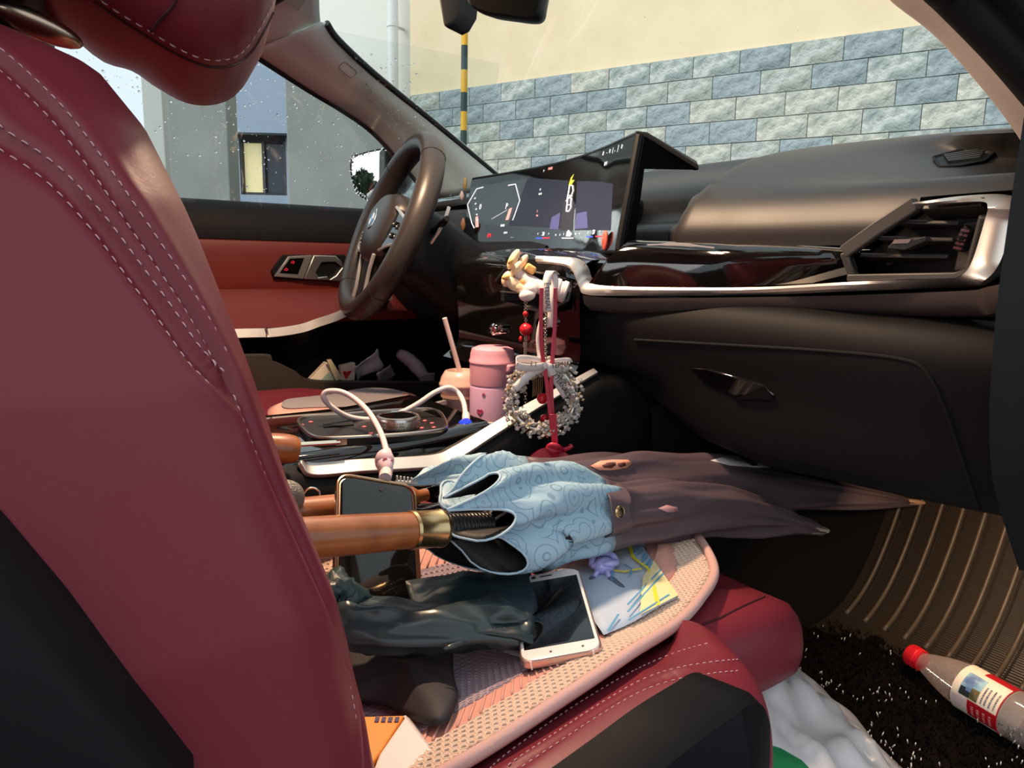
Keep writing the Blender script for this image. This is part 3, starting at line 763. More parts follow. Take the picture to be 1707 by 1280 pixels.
# centre vent (hexagonal) with slats
hexv = [W(a, b, 'y', y) for a, b, y in ((846, 428, .02), (935, 436, -.055), (962, 462, -.085), (952, 500, -.085), (915, 520, -.06), (838, 500, .02))]
cv = ob('centre_vent', prism([p+V((-.004, 0, 0)) for p in hexv], (.03, 0, 0)), blackd, dash, smooth=False)
for k in range(4):
    a = hexv[0].lerp(hexv[5], .2+.2*k)+V((-.008, 0, 0)); b = hexv[2].lerp(hexv[3], .1+.25*k)+V((-.008, 0, 0))
    ob('vent_blade', box((a+b)/2, (b-a).length*.9, .015, .0025, ax=b-a), MATS['vent_blade_grey'], cv, bevel=.0006)
ob('vent_ring', tube([p+V((-.006, 0, 0)) for p in [hexv[1].lerp(hexv[2], .3), hexv[2], hexv[3], hexv[4], hexv[4].lerp(hexv[5], .4)]], .003, 6), MATS['vent_grey'], cv)
for k in range(3):
    ob('vent_louvre', box(W(936+k*5, 486+k*4-4, 'y', -.078)+V((-.007, 0, 0)), .002, .006, .012, ax=(1, 0, 0)), chrome, cv, smooth=False)
# climate knobs
for a, b, r, y in ((838, 548, .0095, .045), (850, 548, .007, .02)):
    p = W(a, b, 'y', y)
    kn = ob('control_knob', lathe([(r*.7, -.012), (r, -.010), (r, .004), (r*.9, .006)], (p.x-.008, p.y, p.z), (1, 0, 0), 20), chrome, dash)
for k in range(4):
    ob('climate_key', box(W(880+k*9, 575+k*1, 'y', -.03-.012*k)+V((-.004, 0, 0)), .004, .010, .008), mat('amber_key', S(120, 86, 66), .4), dash, bevel=.001)

# ================================================================== CURVED DISPLAY
dsp = thing('curved_display', 'wide curved dashboard display showing gauges and a car icon', 'screen', (.76, .16, .98))
px_top = [(783, 290, .475), (860, 283, .318), (950, 262, .113), (1000, 246, -.005), (1050, 228, -.14)]
dy_ = [y for *_, y in px_top]
def dspx(y): return interp([(-.14, .694), (0, .747), (.113, .785), (.20, .803), (.318, .816), (.48, .822)], y)
NY = 60
yy = [-.14+.62*i/(NY-1) for i in range(NY)]
# smooth plan curve
plan = spline([(.694, -.14, 0), (.722, -.07, 0), (.750, .0, 0), (.783, .10, 0), (.805, .20, 0), (.818, .32, 0), (.822, .515, 0)], NY)
zt_, zb_ = 1.121, .966
def dpt(u, v, out=0):
    """u 0 left .. 1 right, v 0 bottom .. 1 top on the glass"""
    f = (1-u)*(NY-1); i = min(int(f), NY-2); p = plan[i].lerp(plan[i+1], f-i); t = (plan[i+1]-plan[i]).normalized()
    n = V((-t.y, t.x, 0)); n = -n if n.x > 0 else n
    lean = .028
    return V((p.x+lean*(v-.5), p.y, zb_+(zt_-zb_)*v))+n*out
nu = 50
rings = []
for i in range(nu+1):
    u = i/nu
    rings.append([dpt(u, 0, 0), dpt(u, 1, 0), dpt(u, 1, -.010), dpt(u, 0, -.010)])
scr = ob('screen_glass', loft(rings), mat('screen_black', (.003, .003, .004), .05, coat=.3), dsp, angle=40)
ob('bezel', [tube([dpt(i/nu, 1.01, -.004) for i in range(nu+1)], .004, 8), tube([dpt(i/nu, -.01, -.004) for i in range(nu+1)], .004, 8), tube([dpt(1.0, v/6, -.005) for v in range(7)], .006, 8), tube([dpt(0, v/6, -.005) for v in range(7)], .005, 8)], blackd, dsp)
# mounting wing running back to the cowl on the right
wingtop = [dpt(1, 1.04, .002), dpt(1, 1.04, .002)+V((.012, -.010, -.004)), W(1165, 276, 'y', -.21), W(1162, 268, 'y', -.19), W(1120, 250, 'y', -.15), dpt(.93, 1.04, -.012)]
ob('wing_top', prism(wingtop, (0, 0, -.007)), blackp, dsp, bevel=.002)
ob('wing_side', prism([dpt(1, 1.0, -.004)+V((.004, -.006, 0)), dpt(1, 0, -.004)+V((.004, -.006, 0)), dpt(1, 0, -.004)+V((.03, 0, 0)), dpt(1, .72, -.004)+V((.022, -.0, 0)), dpt(1, .86, -.004)+V((.05, 0, 0)), W(1165, 284, 'y', -.205), W(1165, 276, 'y', -.205)], (0, .008, 0)), blackd, dsp, bevel=.001)
ob('display_foot', [bx(.885, .93, 0.06, .40, .95, 1.06)], blackd, dsp, bevel=.01)
# graphics
def glow(name, c, s=1.0): return mat(name, S(*c), .5, emit=(S(*c), s))
wht = glow('screen_white', (225, 228, 235), .55); redg = glow('screen_red', (225, 45, 60), .7); blug = glow('screen_blue', (50, 80, 225), .7)
pnk = glow('screen_salmon', (240, 150, 140), .6); grn = glow('screen_green', (80, 170, 120), .5); yelg = glow('screen_yellow', (190, 190, 60), .4)
def dline(pts, r, m, nm, closed=False): return ob(nm, tube([dpt(u, v, .0008) for u, v in pts], r, 5, closed), m, scr)
def dgrid(c4, m, nm, out=.0005):
    """four-cornered panel following the curve of the glass"""
    (a, b, c, d) = c4; n = 16; P = []
    for i in range(n+1):
        t = i/n; p0 = (a[0]+(b[0]-a[0])*t, a[1]+(b[1]-a[1])*t); p1 = (d[0]+(c[0]-d[0])*t, d[1]+(c[1]-d[1])*t)
        P.append([dpt(p0[0]+(p1[0]-p0[0])*j/4, p0[1]+(p1[1]-p0[1])*j/4, out) for j in range(5)])
    return ob(nm, grid(P), m, scr)
def dquad(pts, m, nm, out=.0006): return ob(nm, ([dpt(u, v, out) for u, v in pts]+[dpt(u, v, 0) for u, v in pts], [tuple(range(len(pts)))]+[(i, (i+1) % len(pts), len(pts)+(i+1) % len(pts), len(pts)+i) for i in range(len(pts))]), m, scr, smooth=False)
sb = bvh_of(scr)
def suv(px, py):
    h, n = hit(sb, px, py)
    if h is None:
        h = W(px, py, 'y', .3)
    best = min(range(NY), key=lambda i: abs(plan[i].y-h.y))
    i = best
    f = i
    if 0 < i < NY-1: f = i+(h.y-plan[i].y)/((plan[i+1].y-plan[i-1].y)/2)
    return 1-f/(NY-1), (h.z-zb_)/(zt_-zb_)
def L(*q): return [suv(a, b) for a, b in q]
# map and glass reflections painted as faint panels, road behind the car icon
dgrid(L((786, 312), (880, 297), (846, 378), (790, 372)), glow('map_reflection_grey', (58, 70, 76), .26), 'map_reflection_panel', .0002)
dgrid(L((880, 297), (948, 301), (936, 382), (848, 376)), glow('map_reflection_blue', (36, 40, 56), .24), 'map_reflection_panel', .0002)
dgrid(L((962, 302), (1022, 306), (1018, 384), (958, 384)), glow('map_reflection_navy', (38, 42, 62), .24), 'map_reflection_panel', .0002)
dgrid(L((940, 335), (957, 335), (955, 384), (934, 384)), glow('road_grey', (52, 52, 60), .18), 'road_panel', .0003)
dgrid(L((920, 362), (934, 354), (931, 382), (916, 382)), glow('haze_violet', (84, 88, 140), .22), 'map_reflection_panel', .0003)
dgrid(L((961, 356), (978, 352), (980, 380), (958, 382)), MATS['haze_violet'], 'map_reflection_panel', .0003)
# gauges
dline(L((806, 312), (795, 315), (782, 341), (787, 372), (791, 380)), .0011, wht, 'gauge_outline')
dline(L((848, 309), (860, 307), (867, 334), (858, 360), (855, 367)), .0011, wht, 'gauge_outline')
dline(L((820, 365), (846, 350)), .0004, wht, 'needle')
dquad(L((793, 362), (797, 360), (798, 378), (793, 379)), pnk, 'gauge_bar')
dquad(L((843, 367), (849, 348), (854, 346), (848, 366)), pnk, 'gauge_bar')
for k in range(5):
    dquad(L((791+k*1, 330+k*9), (793+k*1, 329+k*9), (793+k*1, 331+k*9), (791+k*1, 332+k*9)), wht, 'gauge_tick')
def stxt(s, px, py, size, m, nm='screen_text'):
    u, v = suv(px, py); o = dpt(u, v, .0006); ux = dpt(u+.01, v)-dpt(u-.01, v); uy = dpt(u, v+.05)-dpt(u, v-.05)
    return words(s, o, ux, uy, size, m, scr, nm)
stxt('0', 801, 345, .017, wht, 'speed_digit')
stxt('P', 845, 344, .017, wht, 'gear_letter')
stxt('00:00', 838, 376, .007, wht); stxt('((P))', 816, 392, .009, redg, 'brake_symbol')
stxt('ODO', 843, 388, .006, wht); stxt('- - -', 854, 395, .006, wht)
stxt('20', 906, 390, .010, wht, 'temperature_digits'); stxt('20', 990, 387, .010, wht, 'temperature_digits')
stxt('<', 897, 390, .007, wht, 'arrow_mark'); stxt('>', 915, 390, .007, wht, 'arrow_mark'); stxt('<', 981, 388, .007, wht, 'arrow_mark'); stxt('>', 1001, 386, .007, wht, 'arrow_mark')
stxt('11', 901, 316, .006, wht); stxt('km/h', 901, 323, .006, wht); stxt('3', 896, 352, .006, pnk); stxt('km', 896, 359, .006, pnk)
stxt('P', 907, 285, .006, wht); stxt('PARK', 918, 281, .007, pnk)
for (a, b, m) in ((894, 904, blug), (905, 916, redg), (978, 988, blug), (993, 1003, redg)):
    dquad(L((a, 398-(a-894)*.03), (b, 398-(a-894)*.03), (b, 396-(a-894)*.03), (a, 396-(a-894)*.03)), m, 'climate_bar')
dquad(L((937, 396), (956, 396), (956, 397.5), (937, 397.5)), wht, 'home_bar')
for k, a in enumerate((927, 934, 940, 953, 960, 967)):
    stxt('oaihmx'[k], a, 391-k*.4, .007, wht, 'menu_icon')
dquad(L((944, 394), (945, 387), (948, 383), (951, 387), (951, 394)), wht, 'car_glyph')
for k, a in enumerate((1006, 1012, 1017, 1022, 1026, 1031, 1037)):
    stxt('8-0(,|0'[k], a, 256-k*1.9, .009 if k != 5 else .011, wht, 'status_icon')
stxt('0 4', 1010, 273, .009, wht, 'status_icon')
# car icon
dline(L((946, 334), (950, 309), (955, 309), (956, 318), (953, 326), (949, 326)), .0011, wht, 'car_outline')
dline(L((944, 335), (952, 327), (954, 327)), .0009, wht, 'car_outline')
dline(L((945, 350), (947, 330), (953, 330), (952, 347), (949, 352), (945, 352)), .0013, wht, 'car_outline', True)
dline(L((946, 342), (951, 341)), .0008, wht, 'car_outline')
dquad(L((948, 309), (952, 296), (957, 290), (953, 300), (958, 300), (950, 312)), yelg, 'steering_hint')
# coloured clips on the rim of the display
clip_o = mat('orange_clip', S(228, 100, 84), .5); clip_t = mat('tan_clip', S(170, 116, 76), .5); clip_p = mat('pale_clip', S(190, 170, 160), .5)
def clip(px, py, rw, rh, m, lab, on=True):
    u, v = suv(px, py) if on else (0, 0)
    p = dpt(u, v, .003) if on else W(px, py, 'y', .487)
    ux = (dpt(.5, .5)-dpt(.45, .5)).normalized() if not on else (dpt(min(u+.02, 1), v)-dpt(u-.02, v)).normalized()
    n = ux.cross(V((0, 0, 1)))
    rot = Matrix((ux, n, ux.cross(n))).transposed()
    o = ob('display_clip', [ball(p, 1, 18, 10, rw, .004, rh, rot), ball(p+n*.0, 1, 12, 6, rw*.5, .0055, rh*.6, rot)], m, angle=180)
    return tag(o, lab, 'clip', None)
clip(1012, 401, .0085, .0145, clip_o, 'salmon oval clip on the lower right corner of the display')
clip(775, 306, .006, .014, mat('khaki_clip', S(150, 128, 84), .5), 'khaki oval clip on the upper left edge of the display', False)
clip(770, 326, .005, .010, clip_p, 'pale pinkish clip below the khaki one on the left edge of the display', False)
clip(772, 374, .007, .014, clip_t, 'tan oval clip at the lower left edge of the display', False)

# ================================================================== STEERING WHEEL
swt = thing('steering_wheel', 'black leather steering wheel with three spokes and round emblem', 'steering wheel', (.586, .37, 1.008))
wc = V((.574, .375, 1.006)); tl = math.radians(23)
rz_ = Matrix.Rotation(math.radians(-9), 3, 'Z')
wn_ = rz_ @ V((-math.cos(tl), 0, math.sin(tl))); wu = rz_ @ V((math.sin(tl), 0, math.cos(tl))); wr = rz_ @ V((0, -1, 0))
def wp(a, r, h=0): return wc+(wr*math.cos(math.radians(a))+wu*math.sin(math.radians(a)))*r+wn_*h
def wq(x, y, h=0): return wc+wr*x+wu*y+wn_*h
wl_ = mat('wheel_leather', (.028, .024, .022), .38, bump=(600, .12, .0005))
# rim with an oval section
RR = .168; rings = []
for i in range(96):
    a = 360*i/96
    ctr_ = wp(a, RR); rad = (wp(a, 1)-wc)
    rings.append([ctr_+rad*(.0195*math.cos(q))+wn_*(.0225*math.sin(q)) for q in [2*PI*k/16 for k in range(16)]])
ob('rim', loft(rings, loop=True, caps=False), wl_, swt, angle=180)
for a in (48, 132, 228, 312): ob('rim_seam', tube([wp(a, RR, 0)+(wp(a, 1)-wc)*(.0196*math.cos(q))+wn_*(.0226*math.sin(q)) for q in [2*PI*k/24 for k in range(24)]], .0007, 5, closed=True), rubber, swt)
# hub pad
hub = []
for h, s in ((-.03, .98), (-.005, 1.0), (.012, .97), (.024, .86), (.031, .6), (.033, .25)):
    hub.append([wq(x*s, y*s-.004, h) for x, y in [(p.x, p.y) for p in spline([(-.085, .028, 0), (-.06, .056, 0), (0, .066, 0), (.06, .056, 0), (.085, .028, 0), (.074, -.03, 0), (.046, -.066, 0), (0, -.075, 0), (-.046, -.066, 0), (-.074, -.03, 0)], 40, True)]])
ob('airbag_pad', loft(hub), wl_, swt, angle=60)
em = ob('emblem', lathe([(.020, 0), (.021, .002), (.019, .0035), (.0185, .0035)], wq(0, .0, .031), wn_, 28), chrome, swt)
eb = mat('emblem_black', (.01, .01, .012), .25); bl = mat('emblem_blue', S(60, 140, 215), .3); wh_ = mat('emblem_white', S(235, 235, 235), .3)
ob('emblem_ring', lathe([(.0185, .0), (.0185, .0036)], wq(0, 0, .0312), wn_, 28), eb, em)
for k in range(4):
    pts = [wq(0, 0, .0352)]+[wq(.012*math.cos(math.radians(90*k+a)), .012*math.sin(math.radians(90*k+a)), .0352) for a in range(0, 91, 15)]
    ob('emblem_quarter', prism(pts, -wn_*.001), wh_ if k % 2 == 0 else bl, em, smooth=False)
# spokes
for s in (-1, 1):
    ob('spoke', loft([[wq(s*x, y1, h), wq(s*x, y0, h), wq(s*x, y0, h-.016), wq(s*x, y1, h-.016)] for x, y0, y1, h in ((.07, -.055, .030, .016), (.10, -.045, .018, .012), (.13, -.038, .006, .006), (.166, -.034, 0, .002))]), gloss, swt, bevel=.003)
    ob('spoke_bezel', tube([wq(s*x, y, h) for x, y, h in ((.074, -.056, .018), (.105, -.047, .015), (.135, -.040, .009), (.152, -.034, .007), (.156, -.016, .006), (.145, .0, .008), (.11, .014, .013), (.078, .026, .018))], .003, 6), silver, swt)
    for kx, ky in ((.095, -.005), (.115, -.010), (.132, -.014), (.10, -.026), (.122, -.028)):
        kb = ob('wheel_button', box(wq(s*kx, ky, .016-.06*(kx-.08)*1.6), .014, .003, .010, ax=wr, up=wu), blackp, swt, bevel=.001)
        ob('button_icon', box(wq(s*kx, ky, .0182-.06*(kx-.08)*1.6), .005, .0006, .002, ax=wr, up=wu), wh_, kb, smooth=False)
    ob('shift_paddle', loft([[wq(s*x+s*.002, y, h), wq(s*x-s*.002, y, h+.001), wq(s*x-s*.002, y, h-.003), wq(s*x+s*.002, y, h-.004)] for x, y, h in ((.118, -.012, -.050), (.130, .010, -.052), (.135, .034, -.053), (.132, .058, -.052))]), silver, swt)
ob('lower_spoke', loft([[wq(-x, y, h), wq(x, y, h), wq(x, y, h-.014), wq(-x, y, h-.014)] for x, y, h in ((.040, -.06, .014), (.032, -.09, .010), (.028, -.12, .004), (.030, -.166, .0))]), blackp, swt, bevel=.003)
for s in (-1, 1):
    ob('lower_spoke_trim', strip([wq(s*x, y, h+.001) for x, y, h in ((.046, -.062, .016), (.040, -.09, .012), (.037, -.125, .005), (.040, -.162, .001))], wr, .008, .006), silver, swt, bevel=.001)
# column shroud and stalks
ob('column_shroud', loft([[wq(x*s, y*s-.01-(.02 if h < -.1 else 0), h) for x, y in [(p.x, p.y) for p in spline([(-.075, .05, 0), (0, .07, 0), (.075, .05, 0), (.08, -.03, 0), (.05, -.075, 0), (-.05, -.075, 0), (-.08, -.03, 0)], 28, True)]] for h, s in ((-.02, .9), (-.035, 1.0), (-.08, 1.0), (-.16, 1.05), (-.24, 1.1))]), blackd, swt, angle=60)
for s in (-1, 1):
    ob('column_stalk', tube([wq(s*.06, .01, -.06), wq(s*.11, .02, -.056), wq(s*.145, .028, -.050), wq(s*.165, .032, -.048)], [.006, .006, .007, .005], 10), blackd, swt)
# driver's instrument binnacle / lower dash (dark)
ob('driver_lower_dash', grid([spline([V((.80, y, .985)), V((.755, y, .955)), V((.735, y, .90)), V((.76, y, .84)), V((.80, y, .80)), V((.95, y, .76)), V((1.25, y, .7))], 20) for y in [.16+.58*i/20 for i in range(21)]]), blackp, dash)
lk = W(700, 480, 'y', .66)
# footwell and pedals on the driver's side
structure(ob('floor_carpet', [bx(-1.4, 1.5, -.76, .78, .27, .30)], mat('black_carpet', (.008, .008, .008), .95, bump=(300, .6, .002)), smooth=False))
ped = thing('brake_pedal', 'dark pedal in the driver footwell behind the steering wheel', 'pedal', (.98, .36, .45))
ob('pedal_arm', tube([V((1.06, .36, .74)), V((1.03, .36, .6)), V((.98, .36, .48))], .012, 8), blackp, ped)
ob('pedal_pad', box((.965, .36, .47), .02, .11, .07, ax=(1, 0, -.35)), rubber, ped, bevel=.005)
for k in range(4):
    ob('pad_rib', box((.952, .32+.027*k, .475), .006, .012, .06, ax=(1, 0, -.35)), rubber, ped, smooth=False)

# ================================================================== REAR VIEW MIRROR
rv = thing('rear_view_mirror', 'black interior mirror hanging at the top of the windscreen', 'mirror', (.60, 0, 1.33))
mm = [(780, -30), (783, 0), (790, 14), (812, 25), (850, 31), (885, 35), (901, 30), (907, 10), (908, -40), (850, -70), (795, -60)]
mp = [W(a, b, 'y', -.02+(a-780)*-.0004) for a, b in mm]; mcn = sum(mp, V())/len(mp)
mp = spline(mp, 44, True)
fw = V((.75, .55, .05)).normalized()
ob('housing', loft([[mcn+(p-mcn)*s+fw*h for p in mp] for s, h in ((.94, -.012), (1.0, -.008), (1.0, .008), (.9, .03), (.6, .042))]), blackd, rv, angle=60)
ob('mirror_face', loft([[mcn+(p-mcn)*.92-fw*.0125 for p in mp], [mcn+(p-mcn)*.92-fw*.011 for p in mp]]), mat('dimmed_mirror', (.004, .004, .004), .15, spec=.2), rv, smooth=False)
rrr = [W(a, b, 'y', -.02) for a, b in ((846, 29), (851, 29), (856, 30), (861, 30), (866, 31), (871, 31))]
ob('vent_slits', [box(p+V((-.012, -.008, 0)), .002, .004, .004) for p in rrr], rubber, rv, smooth=False)
sp = [(728, -30), (731, 0), (738, 40), (741, 47), (755, 40), (768, 18), (770, 0), (772, -30)]
ob('sensor_housing', prism([W(a, b, 'y', .06) for a, b in sp], (.04, .02, 0)), blackd, rv, bevel=.004)
ob('mirror_stalk', tube([W(790, -20, 'y', .0), W(770, -30, 'y', .03), W(765, -70, 'y', .05)], .012, 10), blackd, rv)

# ================================================================== CENTRE CONSOLE
con = thing('centre_console', 'gloss black centre console with silver edge and rotary control', 'console', (.3, .0, .3))
YC = -.12
side_top = [W(497, 770, 'y', YC), W(520, 782, 'y', YC), W(600, 776, 'y', YC), W(722, 768, 'y', YC), W(762, 752, 'y', YC), W(820, 716, 'y', YC), W(880, 680, 'y', YC), W(930, 652, 'y', YC), W(990, 618, 'y', YC)]
st = spline(side_top, 60)
ob('silver_edge', strip([p+V((0, -.004, 0)) for p in st], V((0, .8, .6)), [interp([(0, .006), (.08, .018), (.35, .019), (.45, .020), (.75, .016), (1, .010)], i/59) for i in range(60)], .006), silver, con, bevel=.001, angle=40)
sd = []
for p in st: sd.append(spline([p+V((0, .004, -.004)), p+V((.0, -.012, -.012)), p+V((0, -.020, -.035)), V((p.x, -.145, p.z-.10)), V((p.x, -.15, .50)), V((p.x, -.16, .30))], 16))
ob('side_panel', grid([[V((-.5, q.y, q.z)) for q in sd[0]]]+sd+[[q+V((.5, 0, -.05)) for q in sd[-1]]]), blackp, con)
# upper gloss box
topz = lambda x: .728+.012*smooth01((x-.35)/.2)
pts = [(x, YC+.012, topz(x)-.002) for x in [-.3+.80*i/30 for i in range(31)]]
ob('gloss_body', grid([[V((x, YC+.008, z-.05)), V((x, YC+.008, z-.012)), V((x, YC+.012, z-.003)), V((x, YC+.022, z)), V((x, .09, z)), V((x, .135, z-.004)), V((x, .145, z-.02)), V((x, .15, .3))] for x, y, z in pts]), gloss, con, angle=50)
stk_a, stk_b = W(500, 741, 'y', YC+.004), W(566, 737, 'y', YC+.004)
ob('chrome_inlay', [tube([stk_a, stk_b], .0028, 8), box(stk_b.lerp(W(572, 736, 'y', YC+.004), .5), .012, .004, .007)], mat('warm_chrome', (.8, .68, .52), .15, metal=1), con)
# control plate with rounded metal rim
ZC = .7335
def cz(px, py, dz=0): return W(px, py, 'z', ZC+dz)
cr = spline([cz(498, 702), cz(508, 717), cz(528, 729), cz(570, 730), (cz(660, 725)), cz(722, 719), cz(742, 714), cz(743, 704), cz(733, 688), cz(712, 682), cz(640, 685), cz(560, 692), cz(512, 695)], 60, True)
ob('control_plate', ([p+V((0, 0, -.0005)) for p in cr]+[p-V((0, 0, .01)) for p in cr], [tuple(range(60)), tuple(range(119, 59, -1))]+[(i, (i+1) % 60, 60+(i+1) % 60, 60+i) for i in range(60)]), mat('matt_black_plate', (.012, .011, .011), .35), con, angle=50)
ob('control_rim', tube(cr, .0026, 8, closed=True), mat('gunmetal_rim', (.30, .28, .26), .3, metal=1), con)
ob('shifter_slot', prism([cz(538, 704, .0004), cz(585, 700, .0004), cz(590, 708, .0004), cz(540, 712, .0004)], (0, 0, .0006)), rubber, con, smooth=False)
dc = W(663, 699, 'z', ZC+.010)
dl = ob('rotary_knob', lathe([(.027, -.012), (.0285, -.010), (.0285, .003), (.027, .0055), (.024, .0062), (.0235, .0045)], dc, (0, 0, 1), 48), mat('knurled_metal', (.55, .52, .48), .28, metal=1), con)
ob('knob_top', lathe([(.0235, 0), (.0235, .0052), (.01, .0058), (0, .0058)], dc, (0, 0, 1), 40), gloss, dl)
ob('knurling', [box(dc+V((math.cos(a)*.0287, math.sin(a)*.0287, -.0065+.0035*j)), .0012, .0022, .002, ax=(math.cos(a), math.sin(a), 0)) for j in range(3) for a in [2*PI*(k+.5*j)/56 for k in range(56)]], MATS['knurled_metal'], dl, smooth=False, props=STUFF)
for a, b in ((518, 703), (607, 711), (618, 722), (708, 701), (720, 705), (723, 712), (703, 713), (503, 708), (634, 684)):
    ob('key_light', box(cz(a, b, .0006), .005, .004, .0012, ax=(1, .5, 0)), glow('key_symbol', (200, 96, 96), .35), con, bevel=.0004)
# cup holder well
ob('holder_tray', [bx(.54, .68, -.10, .17, .64, .672), bx(.49, .545, -.115, .16, .62, .690)], blackd, con, bevel=.002)
ob('cupholder_ring', [tube([V((.60+.041*math.cos(q), y+.041*math.sin(q), .70)) for q in [2*PI*k/32 for k in range(32)]], .003, 8, closed=True) for y in (.05, .13)], silver, con)
ob('holder_clip', box(W(735, 672, 'y', .12), .05, .006, .008, ax=(1, .1, .12)), silver, con, bevel=.001)
# arm-rest
ob('armrest', loft([[V((x, y, z)) for y, z in ((-.085, z0+.008), (-.06, z0+.022), (0, z0+.026), (.07, z0+.022), (.09, z0+.008), (.09, z0-.05), (-.085, z0-.05))] for x, z0 in ((-.4, .775), (-.05, .772), (.12, .768), (.165, .760), (.178, .742))]), leather, con, bevel=.006, angle=60)
ob('console_rear_panel', loft([[V((x, y, z)) for y, z in ((-.135, z1), (-.10, z1+.01), (.09, z1+.01), (.09, .35), (-.145, .35))] for x, z1 in ((-.4, .70), (.12, .70), (.20, .69), (.215, .66))]), leather, con, bevel=.008, angle=60)

# ================================================================== PASSENGER SEAT
seat = thing('car_seat', 'burgundy leather passenger seat with pale stitching nearest the camera', 'seat', (.2, -.37, .30))
XC = [(.50, .165), (.60, .150), (.692, .130), (.793, .111), (.848, .093), (.912, .077), (.956, .065), (1.004, .050), (1.030, .036), (1.045, .012), (1.058, -.04)]
YO = [(.50, -.638), (.60, -.638), (.80, -.634), (.90, -.622), (.97, -.600), (1.004, -.578), (1.03, -.553), (1.048, -.520), (1.058, -.47)]
def sect(z, n=220):
    xc, yo = interp(XC, z), interp(YO, z)
    half = [(-.15, yo+.09), (-.11, yo+.015), (-.05, yo), (xc-.055, yo+.002), (xc-.018, yo+.016), (xc, yo+.050), (xc-.010, yo+.085), (xc-.045, yo+.120)]
    if z < 1.03: half += [(xc-.066, -.44)]
    else: half += [(xc-.055, min(-.43, yo+.15))]
    mir = [(x, -.74-y) for x, y in reversed(half)]
    ctl = [(x, y, z) for x, y in half+[(half[-1][0]-.004, -.37)]+mir]
    # dense on the near side, coarse on the far side
    m = len(ctl); near = len(half)
    out = spline(ctl, m*24, True)
    a = out[:near*24]; b = out[near*24::6]
    return a+b
zs = [.50+.55*i/150 for i in range(151)]+[1.0535, 1.0565, 1.058]
rings = [sect(z) for z in zs]
last = rings[-1]; cc = sum(last, V())/len(last)
rings += [[cc+(p-cc)*.9+V((0, 0, .003)) for p in last], [cc+(p-cc)*.6+V((0, 0, .005)) for p in last]]
bv, bf = loft(rings)
tree_b = BVHTree.FromPolygons(bv, bf)
def surf_line(px, n):
    P = spline([(a, b, 0) for a, b in px], n); pts, nr = [], []
    for p in P:
        h, m = hit(tree_b, p.x, p.y)
        if h: pts.append(h); nr.append(m)
    return pts, nr
g1, n1 = surf_line([(-30, 200), (0, 229), (60, 268), (110, 310), (170, 378), (225, 452), (275, 520), (320, 585), (345, 612), (375, 640), (392, 655)], 120)
g2, n2 = surf_line([(-30, 78), (0, 98), (60, 152), (110, 205), (170, 285), (220, 358), (270, 432), (315, 500), (350, 560), (378, 612), (395, 650)], 120)
g3, n3 = surf_line([(398, 655), (430, 740), (470, 835), (515, 935), (550, 1015), (578, 1090), (596, 1160), (606, 1230), (611, 1290)], 120)
kd = []
from mathutils.kdtree import KDTree
allg = g1+g2+g3
kt = KDTree(len(allg))
for i, p in enumerate(allg): kt.insert(p, i)
kt.balance()
nrm_all = n1+n2+n3
nb = []
for v in bv:
    p, i, d = kt.find(v)
    if d < .02:
        w = .0042*math.exp(-(d/.0032)**2) if i < len(g1)+len(g2) else .002*math.exp(-(d/.0028)**2)
        nb.append(v-nrm_all[i]*w+nrm_all[i]*(.0010*math.exp(-((d-.008)/.005)**2)))
    else: nb.append(v)
ob('backrest', (nb, bf), leather, seat, angle=180)
def offset_run(px, dx, dy, n=120): return surf_line([(a+dx, b+dy) for a, b in px], n)
L1 = [(-30, 200), (0, 229), (60, 268), (110, 310), (170, 378), (225, 452), (275, 520), (320, 585), (345, 612), (372, 640)]
L2 = [(-30, 78), (0, 98), (60, 152), (110, 205), (170, 285), (220, 358), (270, 432), (315, 500), (350, 560), (376, 612)]
sg = []
for Lx, o1, o2 in ((L1, (9, -12), (-11, 13)), (L2, (9, -10), (-10, 12))):
    for o_ in (o1, o2):
        p, n = offset_run(Lx, *o_); sg += stitch_run(p, n, .0025, .0020, .00030)
p, n = offset_run([(398, 655), (430, 740), (470, 835), (515, 935), (550, 1015), (578, 1090), (596, 1160), (606, 1230), (611, 1290)], -9, 3)
sg += stitch_run(p, n, .0026, .0022, .00030)
ob('backrest_stitching', sg, thread, seat, angle=180, props=STUFF)
# back shell and recliner cover in black plastic
ob('back_shell', loft([[V((x, y, z)) for x, y in ((-.20, -.60), (-.05, -.628), (-.03, -.62), (-.05, -.50), (-.05, -.24), (-.03, -.12), (-.05, -.112), (-.20, -.14))] for z in (.40, .70, .86)]), blackd, seat, bevel=.01)
rc = [W(-60, 900, 'y', -.66), W(-20, 940, 'y', -.66), W(20, 985, 'y', -.66), W(100, 1075, 'y', -.66), W(180, 1170, 'y', -.66), W(265, 1270, 'y', -.66), W(330, 1350, 'y', -.66)]
rcp = spline(rc, 30)
ob('recliner_cover', grid([[p+V((.004, .03, .004)), p+V((0, .004, 0)), p+V((-.006, -.003, -.006)), p+V((-.03, -.008, -.03)), p+V((-.12, -.012, -.12)), p+V((-.25, -.010, -.30))] for p in rcp]), mat('seat_side_plastic', (.006, .006, .007), .5, spec=.2), seat)
